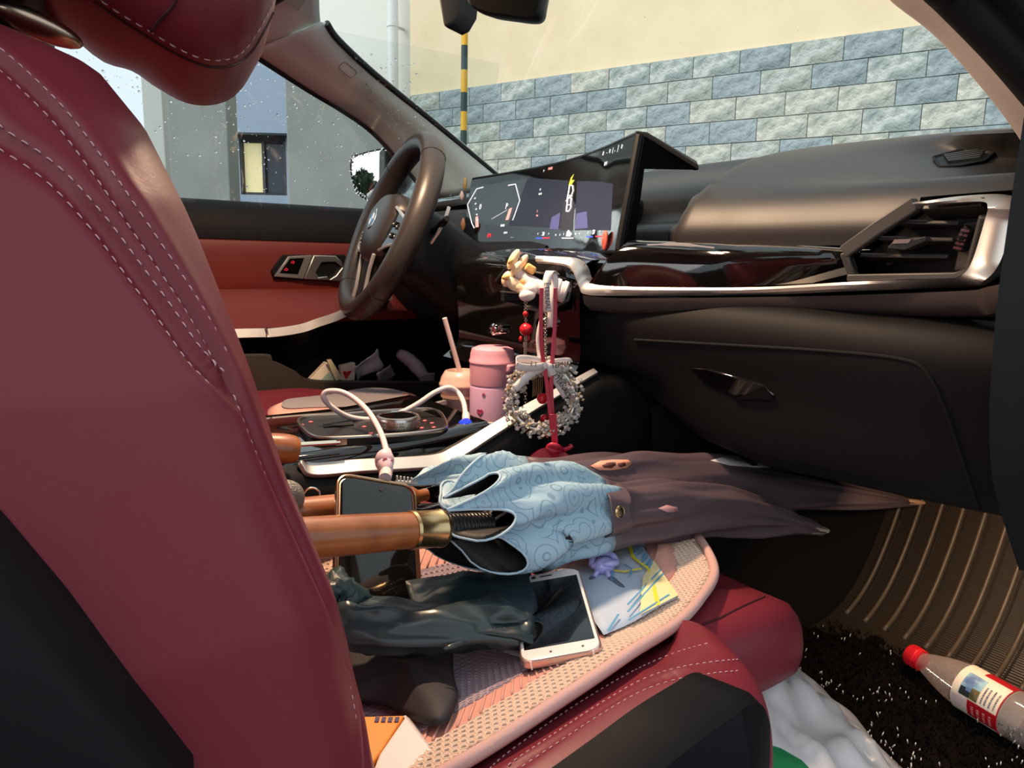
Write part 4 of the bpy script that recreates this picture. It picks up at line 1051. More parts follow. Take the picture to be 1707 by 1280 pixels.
# head-rest
near_b = [W(60, -30, 'y', -.47), W(160, 0, 'y', -.47), W(250, 58, 'y', -.47), W(330, 103, 'y', -.47), W(385, 100, 'y', -.47), W(418, 72, 'y', -.465), W(440, 38, 'y', -.46), W(462, -8, 'y', -.445)]
far_b = [W(90, 20, 'y', -.27), W(165, 98, 'y', -.27), W(215, 112, 'y', -.26), W(250, 138, 'y', -.26), W(300, 168, 'y', -.26), W(345, 176, 'y', -.255), W(385, 163, 'y', -.255), W(416, 118, 'y', -.25)]
nb_, fb_ = spline(near_b, 26), spline(far_b, 26)
def hr_ring(t, dz=0, sh=1.0, dy=0):
    b = [p.lerp(q, t)+V((0, 0, -.010*math.sin(PI*t))) for p, q in zip(nb_, fb_)]
    y = b[13].y
    e, s = b[-1], b[0]
    top = spline([e, e+V((.010, 0, .06)), e+V((.0, 0, .14)), V((e.x-.03, e.y, 1.29)), V(((e.x+s.x)/2, y, 1.315)), V((s.x+.01, s.y, 1.28)), s+V((-.012, 0, .08)), s], 28)[1:-1]
    r = b+top; c = sum(r, V())/len(r)
    return [c+(p-c)*sh+V((0, dy, dz)) for p in r]
rings = [hr_ring(0, .01, .55, -.030), hr_ring(0, .006, .8, -.026), hr_ring(0, .003, .93, -.017), hr_ring(0, 0, .985, -.006), hr_ring(0, 0, 1.0)]+[hr_ring(t) for t in (.08, .2, .35, .5, .65, .8, .92, 1)]+[hr_ring(1, .004, .93, .012), hr_ring(1, .01, .6, .02)]
hr = ob('headrest', loft(rings), leather, seat, angle=180)
hb = bvh_of(hr)
def hline(px, n=80):
    P = spline([(a, b, 0) for a, b in px], n); pts, nr = [], []
    for p in P:
        h, m = hit(hb, p.x, p.y)
        if h: pts.append(h); nr.append(m)
    return pts, nr
p_, n_ = hline([(150, -12), (200, 22), (250, 52), (300, 82), (345, 99), (385, 97), (410, 80), (432, 48), (450, 14), (460, -10)])
if p_: ob('headrest_stitching', stitch_run(p_, n_, .0032, .0024, .0004), thread, hr, angle=180, props=STUFF)
p_, n_ = hline([(158, 2), (205, 34), (252, 64), (302, 93), (348, 110), (390, 107), (418, 86), (440, 50), (458, 14)])
if p_: ob('headrest_seam', tube([a+m*.0002 for a, m in zip(p_, n_)], .0010, 6), leather_dark, hr)
p_, n_ = hline([(296, -10), (288, 10), (268, 32), (252, 52)], 30)
if p_: ob('headrest_seam', tube([a+m*.0002 for a, m in zip(p_, n_)], .0009, 6), leather_dark, hr)
for y in (-.44, -.30):
    ob('headrest_post', tube([V((-.01, y, 1.03)), V((.0, y, 1.09)), V((.02, y, 1.2))], .007, 12), chrome, seat)
    ob('post_guide', lathe([(.017, -.01), (.017, .006), (.012, .009)], (-.012, y, 1.062), (-.1, 0, 1), 20), blackd, seat)
ob('headrest_shade_block', loft([[V((x, y, z)) for x, y, z in ((-.08, -.485, a), (.018, -.485, a), (.030, -.28, a), (-.08, -.28, a))] for a in (1.066, 1.2)]), blackd, seat, bevel=.012)  # black block added where the headrest's underside fades into shade
ob('post_collar', ball(W(62, 42, 'y', -.46), 1, 20, 10, .020, .012, .006, Matrix.Rotation(math.radians(18), 3, 'Y')), mat('warm_reflection_chrome', (.5, .36, .26), .3, metal=1), seat, angle=180)  # warm reflection on the chrome collar put into its colour

# cushion with raised bolsters
def cz_(x): return .560+.035*smooth01(x/.45)
ZB = [(0, .625), (.20, .640), (.30, .652), (.375, .662), (.43, .655), (.465, .640), (.487, .605), (.497, .57)]
def cus(x):
    zc, zb = cz_(x), interp(ZB, x)
    k = smooth01((x-.37)/.14)
    yo = -.636+.115*k**1.6
    if x > .50: zc -= .02
    half = [(yo+.02, .44), (yo, .52), (yo-.004, .585-.03*k), (yo+.004, zb-.024), (yo+.030, zb-.002), (yo+.062, zb-.001), (yo+.088, zb-.016), (-.49, zc+.022), (-.44, zc+.004)]
    return spline([(x, y, z) for y, z in half+[(-.37, zc)]+[(-.74-y, z) for y, z in reversed(half)]], 150)
xs_ = [-.02+.485*i/70 for i in range(71)]+[.475, .485, .492, .496]
rg = [cus(x) for x in xs_]
e = rg[-1]; c = sum(e, V())/len(e)
rg += [[c+(p-c)*.9+V((.004, 0, 0)) for p in e], [c+(p-c)*.5+V((.005, 0, 0)) for p in e]]
cv_, cf_ = loft(rg)
ct = BVHTree.FromPolygons(cv_, cf_)
def cline(px, n=80, b=None):
    P = spline([(a, q, 0) for a, q in px], n); pts, nr = [], []
    for p in P:
        h, m = hit(b or ct, p.x, p.y)
        if h: pts.append(h); nr.append(m)
    return pts, nr
S1 = [(1230, 1108), (1190, 1112), (1130, 1122), (1070, 1142), (1000, 1182), (930, 1228), (860, 1275), (840, 1292)]
S2 = [(1180, 1072), (1120, 1090), (1060, 1116), (1000, 1150), (940, 1188), (880, 1230), (830, 1268), (810, 1290)]
pA, nA = cline(S1, 120)
kt2 = KDTree(max(1, len(pA)))
for i, p in enumerate(pA): kt2.insert(p, i)
kt2.balance()
nv = []
for v in cv_:
    if pA:
        p, i, d = kt2.find(v)
        if d < .015: v = v-nA[i]*(.003*math.exp(-(d/.0035)**2))
    nv.append(v)
ob('seat_cushion', (nv, cf_), leather, seat, angle=180)
sg = []
for Lx, dy in ((S1, 10), (S1, -9), (S2, 0)):
    p, n = cline([(a, b+dy) for a, b in Lx], 120); sg += stitch_run(p, n, .0030, .0026, .00036)
ob('cushion_stitching', sg, thread, seat, angle=180, props=STUFF)
# thigh support
def thigh(s, z): return [V((.545+.160*s*math.copysign(abs(math.cos(q))**.55, math.cos(q)), -.355+.148*s*math.copysign(abs(math.sin(q))**.6, math.sin(q)), z-.03*max(0, math.cos(q))**2*(1 if z > .53 else .3))) for q in [2*PI*k/64 for k in range(64)]]
th = ob('thigh_support', loft([thigh(s, z) for s, z in ((.80, .520), (.93, .523), (.985, .532), (1.0, .546), (1.0, .560), (.985, .576), (.955, .590), (.90, .602), (.8, .609), (.6, .612), (.2, .613))]), leather, seat, angle=180)
tb_ = bvh_of(th)
p_, n_ = cline([(1120, 1060), (1160, 1046), (1200, 1030), (1240, 1010), (1275, 995)], 40, tb_)
if p_: ob('thigh_seam', tube([a+m*.0002 for a, m in zip(p_, n_)], .0011, 6), leather_dark, th)
# black side trim of the seat base
bt = spline([W(1000, 1345, 'y', -.655), W(1080, 1282, 'y', -.655), W(1150, 1226, 'y', -.655), W(1210, 1184, 'y', -.652), W(1246, 1160, 'y', -.648), W(1266, 1166, 'y', -.64), W(1277, 1195, 'y', -.628)], 36)
bt = [V((-.1, -.66, .60))]+bt
ob('side_trim', grid([[p+V((-.004, .04, -.004)), p+V((0, .006, 0)), p+V((.001, -.003, -.004)), V((p.x, -.664 if p.x < .34 else p.y-.006, p.z-.03)), V((p.x, p.y-.006, .52)), V((p.x-.01, p.y+.01, .38))] for p in bt]), mat('side_trim_black', (.006, .006, .0072), .6, spec=.12), seat)
ob('base_skirt', [bx(-.02, .40, -.63, -.11, .36, .56), bx(.40, .50, -.58, -.16, .40, .52)], blackd, seat, bevel=.01)
for y in (-.58, -.16): ob('seat_rail', bx(-.05, .52, y-.02, y+.02, .30, .37), blackp, seat, bevel=.003)

# ================================================================== SEAT MAT (honeycomb)
cotton = mat('pink_piping_cloth', (.62, .38, .34), .8, bump=(300, .3, .001))
mat_t = thing('seat_mat', 'pink and lavender honeycomb mat spread over the passenger seat cushion', 'seat mat', (.3, -.37, .6))
bord = [(-.02, -.50, .605), (.10, -.535, .616), (.20, -.546, .632), (.306, -.535, .643), (.374, -.522, .646), (.454, -.492, .632), (.52, -.462, .626), (.585, -.425, .625), (.63, -.37, .627), (.662, -.315, .623), (.664, -.25, .618), (.62, -.20, .618), (.54, -.175, .618), (.42, -.185, .635), (.30, -.195, .648), (.15, -.195, .632), (-.02, -.22, .61), (-.05, -.36, .57)]
NB = 200
Bd = spline(bord, NB, True)
def spine(p):
    x = max(.05, min(.50, p.x)); return V((x, -.365+.02*smooth01((x-.35)/.2), cz_(x)+.008+.022*smooth01((x-.42)/.1)))
def msurf(i, t):
    b = Bd[i % NB]; s = spine(b); p = b.lerp(s, t); p.z = b.z+(s.z-b.z)*smooth01(min(1, t*1.15)); return p
NT = 40
mv = [msurf(i, j/NT) for j in range(NT+1) for i in range(NB)]
mf = [(j*NB+i, j*NB+(i+1) % NB, (j+1)*NB+(i+1) % NB, (j+1)*NB+i) for j in range(NT) for i in range(NB)]
mb = BVHTree.FromPolygons(mv, mf)
base_c = [mat('cream_mesh_ground', (.50, .40, .33), .85), mat('pink_knit', (.66, .33, .27), .85, bump=(500, .3, .001)), mat('lavender_mesh_ground', (.26, .20, .24), .85)]
kdb = KDTree(NB)
for i, p in enumerate(Bd): kdb.insert((p.x, p.y, 0), i)
kdb.balance()
def bd_dist(x, y): return kdb.find((x, y, 0))[2]
cells = {0: [], 1: [], 2: []}
for q in mf:
    c = sum((mv[k] for k in q), V())/4; d = bd_dist(c.x, c.y)
    cells[0 if d < .040 else 1 if d < .066 else 2].append(q)
for k, nm in ((0, 'outer_band'), (1, 'knit_band'), (2, 'centre_panel')):
    ob(nm, (mv, cells[k]), base_c[k], mat_t, angle=180)
ob('piping', tube([p+V((0, 0, .002)) for p in Bd], .0052, 10, closed=True), cotton, mat_t, angle=180)
def msit(x, y):
    h = mb.ray_cast(V((x, y, 2)), V((0, 0, -1)))
    return h[0] if h[0] else None
# raised honeycomb net
hexv_, hexf = {0: [], 2: []}, {0: [], 2: []}
pitch = .0064
for r in range(-10, 130):
    for c in range(-10, 130):
        x, y = -.05+c*pitch+(r % 2)*pitch/2, -.56+r*pitch*.866
        if x > .69 or y > -.16 or x < .0: continue
        d = bd_dist(x, y)
        h = msit(x, y)
        if h is None: continue
        k = 0 if .008 < d < .038 else 2 if d > .068 else None
        if k is None: continue
        n0 = len(hexv_[k]); R_ = pitch*.578
        hx, hy_ = msit(x+.003, y), msit(x, y+.003)
        sx = (hx.z-h.z)/.003 if hx else 0; sy = (hy_.z-h.z)/.003 if hy_ else 0
        for rad, up in ((R_, .0), (R_*.86, .0014), (R_*.62, .0012), (R_*.52, .0)):
            for m in range(6):
                a = PI/6+m*PI/3; dx, dy2 = rad*math.cos(a), rad*math.sin(a)
                hexv_[k].append((x+dx, y+dy2, h.z+sx*dx+sy*dy2+.0002+up))
        for ring in range(3):
            for m in range(6):
                a, b = n0+ring*6+m, n0+ring*6+(m+1) % 6
                hexf[k].append((a, b, b+6, a+6))
ob('outer_honeycomb', (hexv_[0], hexf[0]), mat('cream_honeycomb', (.74, .56, .44), .75), mat_t, angle=180, props=STUFF)
ob('centre_honeycomb', (hexv_[2], hexf[2]), mat('lavender_honeycomb', (.42, .32, .37), .75), mat_t, angle=180, props=STUFF)
ribs = []
for i in range(0, NB):
    for f in (0,):
        b = Bd[i]; s = spine(b); dd = V((s.x-b.x, s.y-b.y, 0)); Ld = dd.length
        if Ld < .08: continue
        t0, t1 = .041/Ld, .065/Ld
        a_, c_ = msurf(i, t0)+V((0, 0, .0008)), msurf(i+2, t1)+V((0, 0, .0008))
        ribs.append(tube([a_, a_.lerp(c_, .5), c_], .0010, 5))
ob('knit_ribs', ribs, mat('pink_rib', (.72, .38, .31), .8), mat_t, angle=180, props=STUFF)

# ================================================================== DRIVER'S SEAT
ds = thing('car_seat', "burgundy driver's seat behind the centre console", 'seat', (.2, .40, .30))
def dsec(x):
    zc = .640+.02*smooth01(x/.4); k = smooth01((x-.45)/.22); yo = .145+.05*k
    half = [(yo+.02, .44), (yo, .55), (yo+.004, .64-.04*k), (yo+.03, .668-.03*k), (yo+.07, .668-.03*k), (.27, zc-.02*k)]
    return spline([(x, y, z) for y, z in half+[(.40, zc-.02*k)]+[(.80-y, z) for y, z in reversed(half)]], 60)
rg = [dsec(x) for x in [.0+.68*i/30 for i in range(31)]]; e = rg[-1]; c = sum(e, V())/len(e)
rg += [[c+(p-c)*.85+V((.012, 0, 0)) for p in e], [c+(p-c)*.4+V((.016, 0, 0)) for p in e]]
ob('seat_cushion', loft(rg), leather, ds, angle=180)
rings = []
for i in range(40):
    z = .60+.48*i/39; xc = .20-.35*(z-.60)
    yo = .135+.02*smooth01((z-.85)/.2)+.06*smooth01((z-1.0)/.08)
    half = [(xc-.22, yo+.06), (xc-.12, yo), (xc-.03, yo+.002), (xc, yo+.045), (xc-.03, yo+.10), (xc-.06, .30)]
    rings.append(spline([(x, y, z) for x, y in half+[(xc-.065, .40)]+[(x, .80-y) for x, y in reversed(half)]], 70, True))
e = rings[-1]; c = sum(e, V())/len(e); rings.append([c+(p-c)*.7+V((0, 0, .012)) for p in e])
ob('backrest', loft(rings), leather, ds, angle=180)
hs = []
for i in range(9):
    q = PI*i/8; s = max(.35, math.sin(q)**.4); y = .40-.14*math.cos(q)
    hs.append([V((-.02+.055*s*math.cos(a), y, 1.20+.09*s*math.sin(a))) for a in [2*PI*k/24 for k in range(24)]])
ob('headrest', loft(hs), leather, ds, angle=180)
dm = thing('driver_seat_mat', "pink edged grey mat lying on the driver's seat cushion", 'seat mat', (.45, .38, .67))
dmat_b = spline([W(452, 694, 'y', .19), W(520, 692, 'y', .19), W(600, 690, 'y', .20), W(660, 684, 'y', .22), W(694, 670, 'y', .28), W(688, 656, 'y', .36), W(640, 650, 'y', .46), W(600, 653, 'y', .47), W(560, 662, 'y', .40), W(500, 669, 'y', .36), W(455, 676, 'y', .30)], 60, True)
cD = sum(dmat_b, V())/60
ob('pink_border', ([*dmat_b]+[cD+(p-cD)*.8+V((0, .012, .006)) for p in dmat_b], [(i, (i+1) % 60, 60+(i+1) % 60, 60+i) for i in range(60)]), MATS['pink_knit'], dm, solid=.008)
gctr = [W(570, 683, 'y', .25), W(640, 680, 'y', .24), W(686, 672, 'y', .29), W(684, 658, 'y', .36), W(640, 651, 'y', .46), W(600, 654, 'y', .46), W(570, 668, 'y', .36)]
ob('grey_panel', ([cD+V((0, .012, .008))]+[cD+(p-cD)*.82+V((0, .012, .007)) for p in dmat_b], [(0, i+1, (i+1) % 60+1) for i in range(60)]), mat('grey_mesh_cloth', (.24, .21, .21), .85, bump=(500, .4, .001)), dm)

# ================================================================== PASSENGER FOOTWELL
linm = mat('brown_ribbed_liner', (.030, .0215, .015), .42)
ribm = mat('brown_liner_rib', (.095, .070, .048), .4)
nt = linm.node_tree; tc = nt.nodes.new('ShaderNodeTexCoord'); wv = nt.nodes.new('ShaderNodeTexWave'); wv.inputs['Scale'].default_value = 130; wv.bands_direction = 'Z'
bpn = nt.nodes.new('ShaderNodeBump'); bpn.inputs['Strength'].default_value = .5; bpn.inputs['Distance'].default_value = .001
nt.links.new(tc.outputs['Object'], wv.inputs['Vector']); nt.links.new(wv.outputs['Fac'], bpn.inputs['Height']); nt.links.new(bpn.outputs['Normal'], nt.nodes['Principled BSDF'].inputs['Normal'])
liner = thing('footwell_liner', 'brown ribbed floor liner rising up the passenger footwell', 'floor liner', (1.15, -.45, .30))
prof = spline([(.80, 0, .330), (1.00, 0, .330), (1.10, 0, .334), (1.165, 0, .350), (1.225, 0, .395), (1.275, 0, .47), (1.32, 0, .57), (1.37, 0, .70)], 40)
ob('toe_board', grid([[V((p.x, y, p.z)) for p in prof] for y in [-.225-.50*i/20 for i in range(21)]]), linm, liner)
def twy(p): return -.225-.0*p.z
ob('tunnel_wall', grid([[V((p.x, -.232+.035*smooth01((p.z-.34)/.2)*0, p.z)) for p in prof], [V((p.x-.004, -.228, p.z+.012)) for p in prof], [V((p.x-.03, -.205, p.z+.06)) for p in prof], [V((p.x-.06, -.19, p.z+.18)) for p in prof], [V((p.x-.08, -.185, .75)) for p in prof]]), mat('dark_tunnel_lining', (.006, .0045, .0035), .65, spec=.2), liner)
nrp = []
for i in range(40):
    a, b = prof[max(0, i-1)], prof[min(39, i+1)]; d = (b-a).normalized(); nrp.append(V((-d.z, 0, d.x)))
k0 = 20
for i in range(13):
    y = -.252-.034*i
    for off in (0,):
        ob('rib', tube([V((p.x, y, p.z))+n*.0006 for p, n in list(zip(prof, nrp))[k0-4:]], .0042, 6), ribm, liner, angle=180)
        ob('rib_groove', tube([V((p.x, y-.0085, p.z))+n*.0002 for p, n in list(zip(prof, nrp))[k0-4:]], .0016, 5), mat('groove_dark', (.012, .009, .007), .7), liner, angle=180)
# tufted carpet mat
cmat = thing('floor_mat', 'black tufted carpet mat with glinting wet fibres in the passenger footwell', 'floor mat', (.85, -.45, .30))
G = []
for i in range(60):
    r = []
    for j in range(40):
        x, y = .50+.645*i/59, -.70+.465*j/39
        x += .012*noise.noise(V((y*20, 3, 0))) if i == 59 else 0
        r.append(V((x, y, .338+.010*noise.noise(V((x*14, y*14, 0)))+.005*noise.noise(V((x*45, y*45, 2))))))
    G.append(r)
ob('pile_base', grid(G), mat('black_pile', (.007, .005, .0045), .95, bump=(250, 1, .004), spec=.05), cmat, angle=180)
rr = random.Random(21)
def fib(n, ln, rad, xr=(.55, 1.13)):
    out = []
    for _ in range(n):
        x, y = rr.uniform(*xr), rr.uniform(-.69, -.245); z = .338+.010*noise.noise(V((x*14, y*14, 0)))
        d = V((rr.gauss(0, .5), rr.gauss(0, .5), 1)).normalized()*ln*rr.uniform(.6, 1.3); e = V((rr.gauss(0, 1), rr.gauss(0, 1), 0))*ln*.3
        p = V((x, y, z)); out.append(tube([p, p+d*.55+e*.3, p+d+e], [rad, rad, rad*.6], 4))
    return out
ob('pile_fibres', fib(7000, .010, .0008), mat('dark_fibre', (.007, .005, .004), .9, spec=.05), cmat, angle=180, props=STUFF)
rr = random.Random(33)
gl_ = []
cl = [(rr.uniform(.6, 1.12), rr.uniform(-.66, -.26)) for _ in range(46)]
for _ in range(330):
    cx, cy_ = rr.choice(cl); x, y = cx+rr.gauss(0, .022), cy_+rr.gauss(0, .022)
    if not (.55 < x < 1.13 and -.69 < y < -.245): continue
    z = .350+.010*noise.noise(V((x*14, y*14, 0))); p = V((x, y, z)); d = V((rr.gauss(0, .25), rr.gauss(0, .25), 1)).normalized()*rr.uniform(.003, .007)
    gl_.append(tube([p, p+d*.5, p+d], [.0006, .0010, .0006], 5))
ob('glinting_fibres', gl_, mat('water_glint_silver', (.85, .78, .70), .25, metal=.6), cmat, angle=180, props=STUFF)  # pale strands stand for water glints in the pile

# water bottle
capp, botp = W(1519, 1091, 'z', .372), W(1672, 1180, 'z', .371)
ax = (botp-capp).normalized(); BL = .222
bt_ = thing('water_bottle', 'clear plastic water bottle with red cap lying on the black floor mat', 'bottle', capp)
clear = glassy('clear_plastic', (.93, .90, .88), .14, .06)
_n = clear.node_tree; _o = [n for n in _n.nodes if n.type == 'OUTPUT_MATERIAL'][0]; _m = _n.nodes.new('ShaderNodeMixShader'); _d = _n.nodes.new('ShaderNodeBsdfDiffuse'); _d.inputs[0].default_value = (.80, .66, .62, 1); _m.inputs[0].default_value = .22
_n.links.new(_o.inputs[0].links[0].from_socket, _m.inputs[1]); _n.links.new(_d.outputs[0], _m.inputs[2]); _n.links.new(_m.outputs[0], _o.inputs[0])
bprof = [(.0125, .012), (.0128, .020), (.016, .028), (.022, .045), (.028, .066), (.0312, .085), (.0322, .092), (.0322, .150), (.0328, .154), (.0325, .185), (.031, .205), (.027, .217), (.018, .221), (.008, .214)]
bs = spline([(r, h, 0) for r, h in bprof], 44)
ob('body', lathe([(p.x, p.y) for p in bs], capp, ax, 36), clear, bt_, angle=60)
rc_ = mat('red_cap_plastic', S(222, 34, 48), .35)
cap = ob('cap', lathe([(.0130, -.003), (.0152, -.002), (.0156, .0), (.0156, .012), (.0150, .013), (.0150, .0145), (.0158, .015), (.0158, .019), (.013, .0195)], capp, ax, 36), rc_, bt_, angle=40)
zx = ax.orthogonal().normalized()
ob('cap_ribs', [box(capp+(zx*math.cos(q)+ax.cross(zx)*math.sin(q))*.0157+ax*.006, .0011, .0011, .011, ax=(zx*math.cos(q)+ax.cross(zx)*math.sin(q)), up=ax) for q in [2*PI*k/40 for k in range(40)]], rc_, cap, smooth=False)
tocam = (CAM-(capp+botp)/2); tocam = (tocam-ax*tocam.dot(ax)).normalized(); sidev = ax.cross(tocam)     # sidev: across
if sidev.z < 0: sidev = -sidev
def cyl(h0, h1, a0, a1, r, n=14):
    P = []
    for h in [h0+(h1-h0)*i/6 for i in range(7)]:
        P.append([capp+ax*h+(tocam*math.cos(math.radians(a0+(a1-a0)*k/n))+sidev*math.sin(math.radians(a0+(a1-a0)*k/n)))*r for k in range(n+1)])
    return grid(P)
lab = ob('label', cyl(.088, .152, -180, 180, .0327, 48), mat('label_cream', S(240, 226, 205), .45), bt_, angle=180)
ob('label_rim', [tube([capp+ax*h+(tocam*math.cos(q)+sidev*math.sin(q))*.0329 for q in [2*PI*k/48 for k in range(48)]], .0009, 6, closed=True) for h in (.152,)], mat('label_red', S(178, 22, 34), .45), lab, angle=180)
ob('label_picture', cyl(.098, .124, -22, 38, .0330), mat('label_sky', S(150, 196, 214), .45, c2=(S(92, 120, 170), 60)), lab, angle=180)
ob('picture_cliff', [cyl(.099, .106, -22, -2, .0332), cyl(.106, .113, -22, -8, .0332)], mat('label_cliff', S(34, 42, 50), .5), lab, angle=180)
ob('picture_ground', cyl(.113, .124, -22, 5, .0332), mat('label_earth', S(120, 108, 70), .5, c2=(S(70, 72, 50), 120)), lab, angle=180)
ob('label_red_panel', cyl(.112, .151, -70, -25, .0330), MATS['label_red'], lab, angle=180)
ob('label_red_band', cyl(.112, .151, 52, 90, .0330), MATS['label_red'], lab, angle=180)
ob('label_pink_panel', cyl(.090, .111, -60, -28, .0329), mat('label_pink', S(226, 196, 196), .5), lab, angle=180)
ink = mat('label_ink', S(96, 92, 110), .6); inkp = mat('label_ink_pink', S(232, 150, 150), .6)
rr = random.Random(5)
gg = []
for hh in (.128, .133, .139, .145):
    a = -18
    while a < 22:
        w_ = rr.uniform(1.5, 4); gg.append(cyl(hh, hh+.002, a, a+w_, .0333, 3)); a += w_+rr.uniform(.8, 2)
ob('label_writing', gg, ink, lab, angle=180)
gg = []
for hh in (.118, .126, .134, .142):
    a = -62
    while a < -36:
        w_ = rr.uniform(2, 5); gg.append(cyl(hh, hh+.0035, a, a+w_, .0333, 3)); a += w_+rr.uniform(1.5, 3)
ob('label_writing', gg, inkp, lab, angle=180)

# white plastic bag between seat and mat
rt_ = spline([W(1262, 1040, 'z', .40), W(1292, 1062, 'z', .385), W(1318, 1118, 'z', .365), W(1360, 1158, 'z', .355), W(1420, 1205, 'z', .350), W(1470, 1250, 'z', .348), W(1530, 1310, 'z', .348), W(1620, 1420, 'z', .348)], 48)
lf_ = spline([W(1228, 1030, 'x', .66), W(1236, 1060, 'x', .62), W(1245, 1110, 'x', .58), W(1250, 1170, 'x', .54), W(1255, 1230, 'x', .52), W(1262, 1280, 'x', .50), W(1272, 1330, 'x', .49), W(1290, 1480, 'x', .47)], 48)
G = []
for i, (a, b) in enumerate(zip(lf_, rt_)):
    r = []
    for j in range(31):
        t = j/30; p = a.lerp(b, t)
        up_ = .035*math.sin(PI*t)*(.5+.5*t)
        q = V((p.x*16, p.y*16, t*2)); w_ = .010*max(0, math.sin(PI*min(1, t*1.02)))**.5+.0008
        p = p+V((0, 0, up_))+V((noise.noise(q)*.6, noise.noise(q+V((9, 0, 0)))*.5, noise.noise(q*1.6+V((0, 9, 0)))*1.6))*w_+V((0, 0, noise.ridged_multi_fractal(q*1.3, 1, 2, 3, 1, 2)*.010*math.sin(PI*t)))
        r.append(p)
    r.append(V((b.x+.01, b.y-.004, .340)))
    G.append(r)
pbag = mat('white_film', (.62, .60, .60), .22, spec=.6)
bgm = pbag.node_tree
tr = bgm.nodes.new('ShaderNodeBsdfTransparent'); mxs = bgm.nodes.new('ShaderNodeMixShader'); mxs.inputs[0].default_value = .84
outn = [n for n in bgm.nodes if n.type == 'OUTPUT_MATERIAL'][0]
bgm.links.new(tr.outputs[0], mxs.inputs[1]); bgm.links.new(bgm.nodes['Principled BSDF'].outputs[0], mxs.inputs[2]); bgm.links.new(mxs.outputs[0], outn.inputs[0])
pb_ = thing('plastic_bag', 'crumpled white plastic carrier bag between the seat front and the black floor mat', 'bag', (.75, -.5, .34))
pbo = ob('bag_film', grid(G), pbag, pb_, angle=180, solid=.0008)
ob('bag_lining', grid([[p-V((0, 0, .004)) for p in r] for r in G]), mat('inner_film', (.55, .54, .55), .4), pb_, angle=180)
pbb = bvh_of(pbo)
gp = []
for a, b in ((1268, 1238), (1300, 1248), (1335, 1268), (1362, 1295), (1270, 1310)):
    h, n = hit(pbb, a, b)
    gp.append((h+n*.0012) if h else None)
gp = [p for p in gp if p]
if len(gp) > 2: ob('green_print', prism(gp, (0, 0, -.001)), mat('green_print', S(30, 110, 66), .4), pb_, smooth=False)
ob('bag_folds', [tube([p+V((0, 0, .003)) for p in spline(q, 16)], .0022, 6) for q in ([W(1255, 1045, 'z', .43), W(1290, 1095, 'z', .405), W(1308, 1122, 'z', .39)], [W(1405, 1230, 'z', .362), W(1430, 1222, 'z', .362), W(1462, 1255, 'z', .358)], [W(1415, 1262, 'z', .368), W(1440, 1240, 'z', .364), W(1480, 1278, 'z', .358)])], pbag, pb_, angle=180)

# ================================================================== CLUTTER ON THE SEAT
def mh(px, py, up=0):
    h, n = hit(mb, px, py)
    if h is None: h = W(px, py, 'z', .61)
    return h+V((0, 0, up))
def pillow(poly, thick, nz=.004, seed=0, n=60, rings=10, flat=.35, freq=30):
    """soft closed shape over an outline of 3-D points"""
    P = spline(poly, n, True); c = sum(P, V())/n; rs = []
    off = V((seed*3.1, seed*1.7, 0))
    for k in range(rings, -1, -1):
        t = k/rings; rs.append((t, thick*(1-(1-t)**2)**.5))
    for k in range(1, rings+1):
        t = k/rings; rs.append((t, -thick*flat*(1-(1-t)**2)**.5))
    out = []
    for t, h in rs:
        s = 1-t*.97
        r = []
        for p in P:
            q = c+(p-c)*s; w_ = noise.noise(q*freq+off)*nz+noise.noise(q*freq*2.3+off)*nz*.5
            r.append(q+V((0, 0, h+w_*(.4+.6*min(1, t*4)))))
        out.append(r)
    return loft(out)
# map-printed paper
papm = mat('map_paper', S(186, 202, 222), .65)
pc_ = [mh(1062, 903, .004), mh(1130, 1002, .004), mh(1006, 1067, .004), mh(925, 952, .004)]
mp_t = thing('printed_paper', 'blue and yellow printed map sheet under the white phone on the seat mat', 'paper', pc_[1])
def pq(u, v, up=0):
    p = pc_[0].lerp(pc_[1], u).lerp(pc_[3].lerp(pc_[2], u), v); return p+V((0, 0, up))
ob('sheet', grid([[pq(i/8, j/8, .002*math.sin(i*1.1)*math.sin(j*.9)) for j in range(9)] for i in range(9)]), papm, mp_t, solid=.0004)
mpu = .0022
ob('cream_panel', ([pq(.45, .0, mpu), pq(1, .0, mpu), pq(1, .55, mpu), pq(.62, .25, mpu)], [(0, 1, 2, 3)]), mat('cream_print', S(240, 226, 170), .65), mp_t, smooth=False, solid=.0002)
ob('yellow_flap', prism([pq(-.02, .05, .004), pq(.18, .35, .010), pq(.0, .75, .006), pq(-.12, .55, .010)], (0, 0, .001)), mat('yellow_print', S(240, 212, 130), .65), mp_t, smooth=False)
bluel = mat('blue_print', S(92, 160, 200), .6); yell = mat('yellow_line', S(236, 220, 60), .6)
def pl(pts, w_, m, nm): ob(nm, strip([pq(u, v, mpu+.0006) for u, v in pts], V((1, 1, 0)) if False else V((0, 0, 1)).cross(pq(*pts[-1])-pq(*pts[0])), w_, .0003), m, mp_t, smooth=False)
pl([(.0, .12), (.3, .2), (.55, .12), (1, .3)], .004, yell, 'printed_road')
pl([(.28, .62), (.45, .4), (.5, .2)], .003, yell, 'printed_road')
for k in range(6): pl([(.18+.06*k, .02+.02*(k % 2)), (.24+.06*k, .16-.02*(k % 3))], .0018, bluel, 'printed_letter')
for pts in ([(.62, .0), (.85, .6)], [(.68, .0), (.92, .65)], [(.95, .1), (1., .7)], [(.5, .5), (.62, .45), (.66, .6), (.55, .66), (.5, .5)], [(.72, .72), (.82, .68), (.86, .8), (.74, .84), (.72, .72)], [(.35, .34), (.45, .3), (.52, .36)], [(.3, .45), (.5, .58)], [(.9, .75), (1.0, .95)]):
    pl(pts, .0018, bluel, 'printed_line')
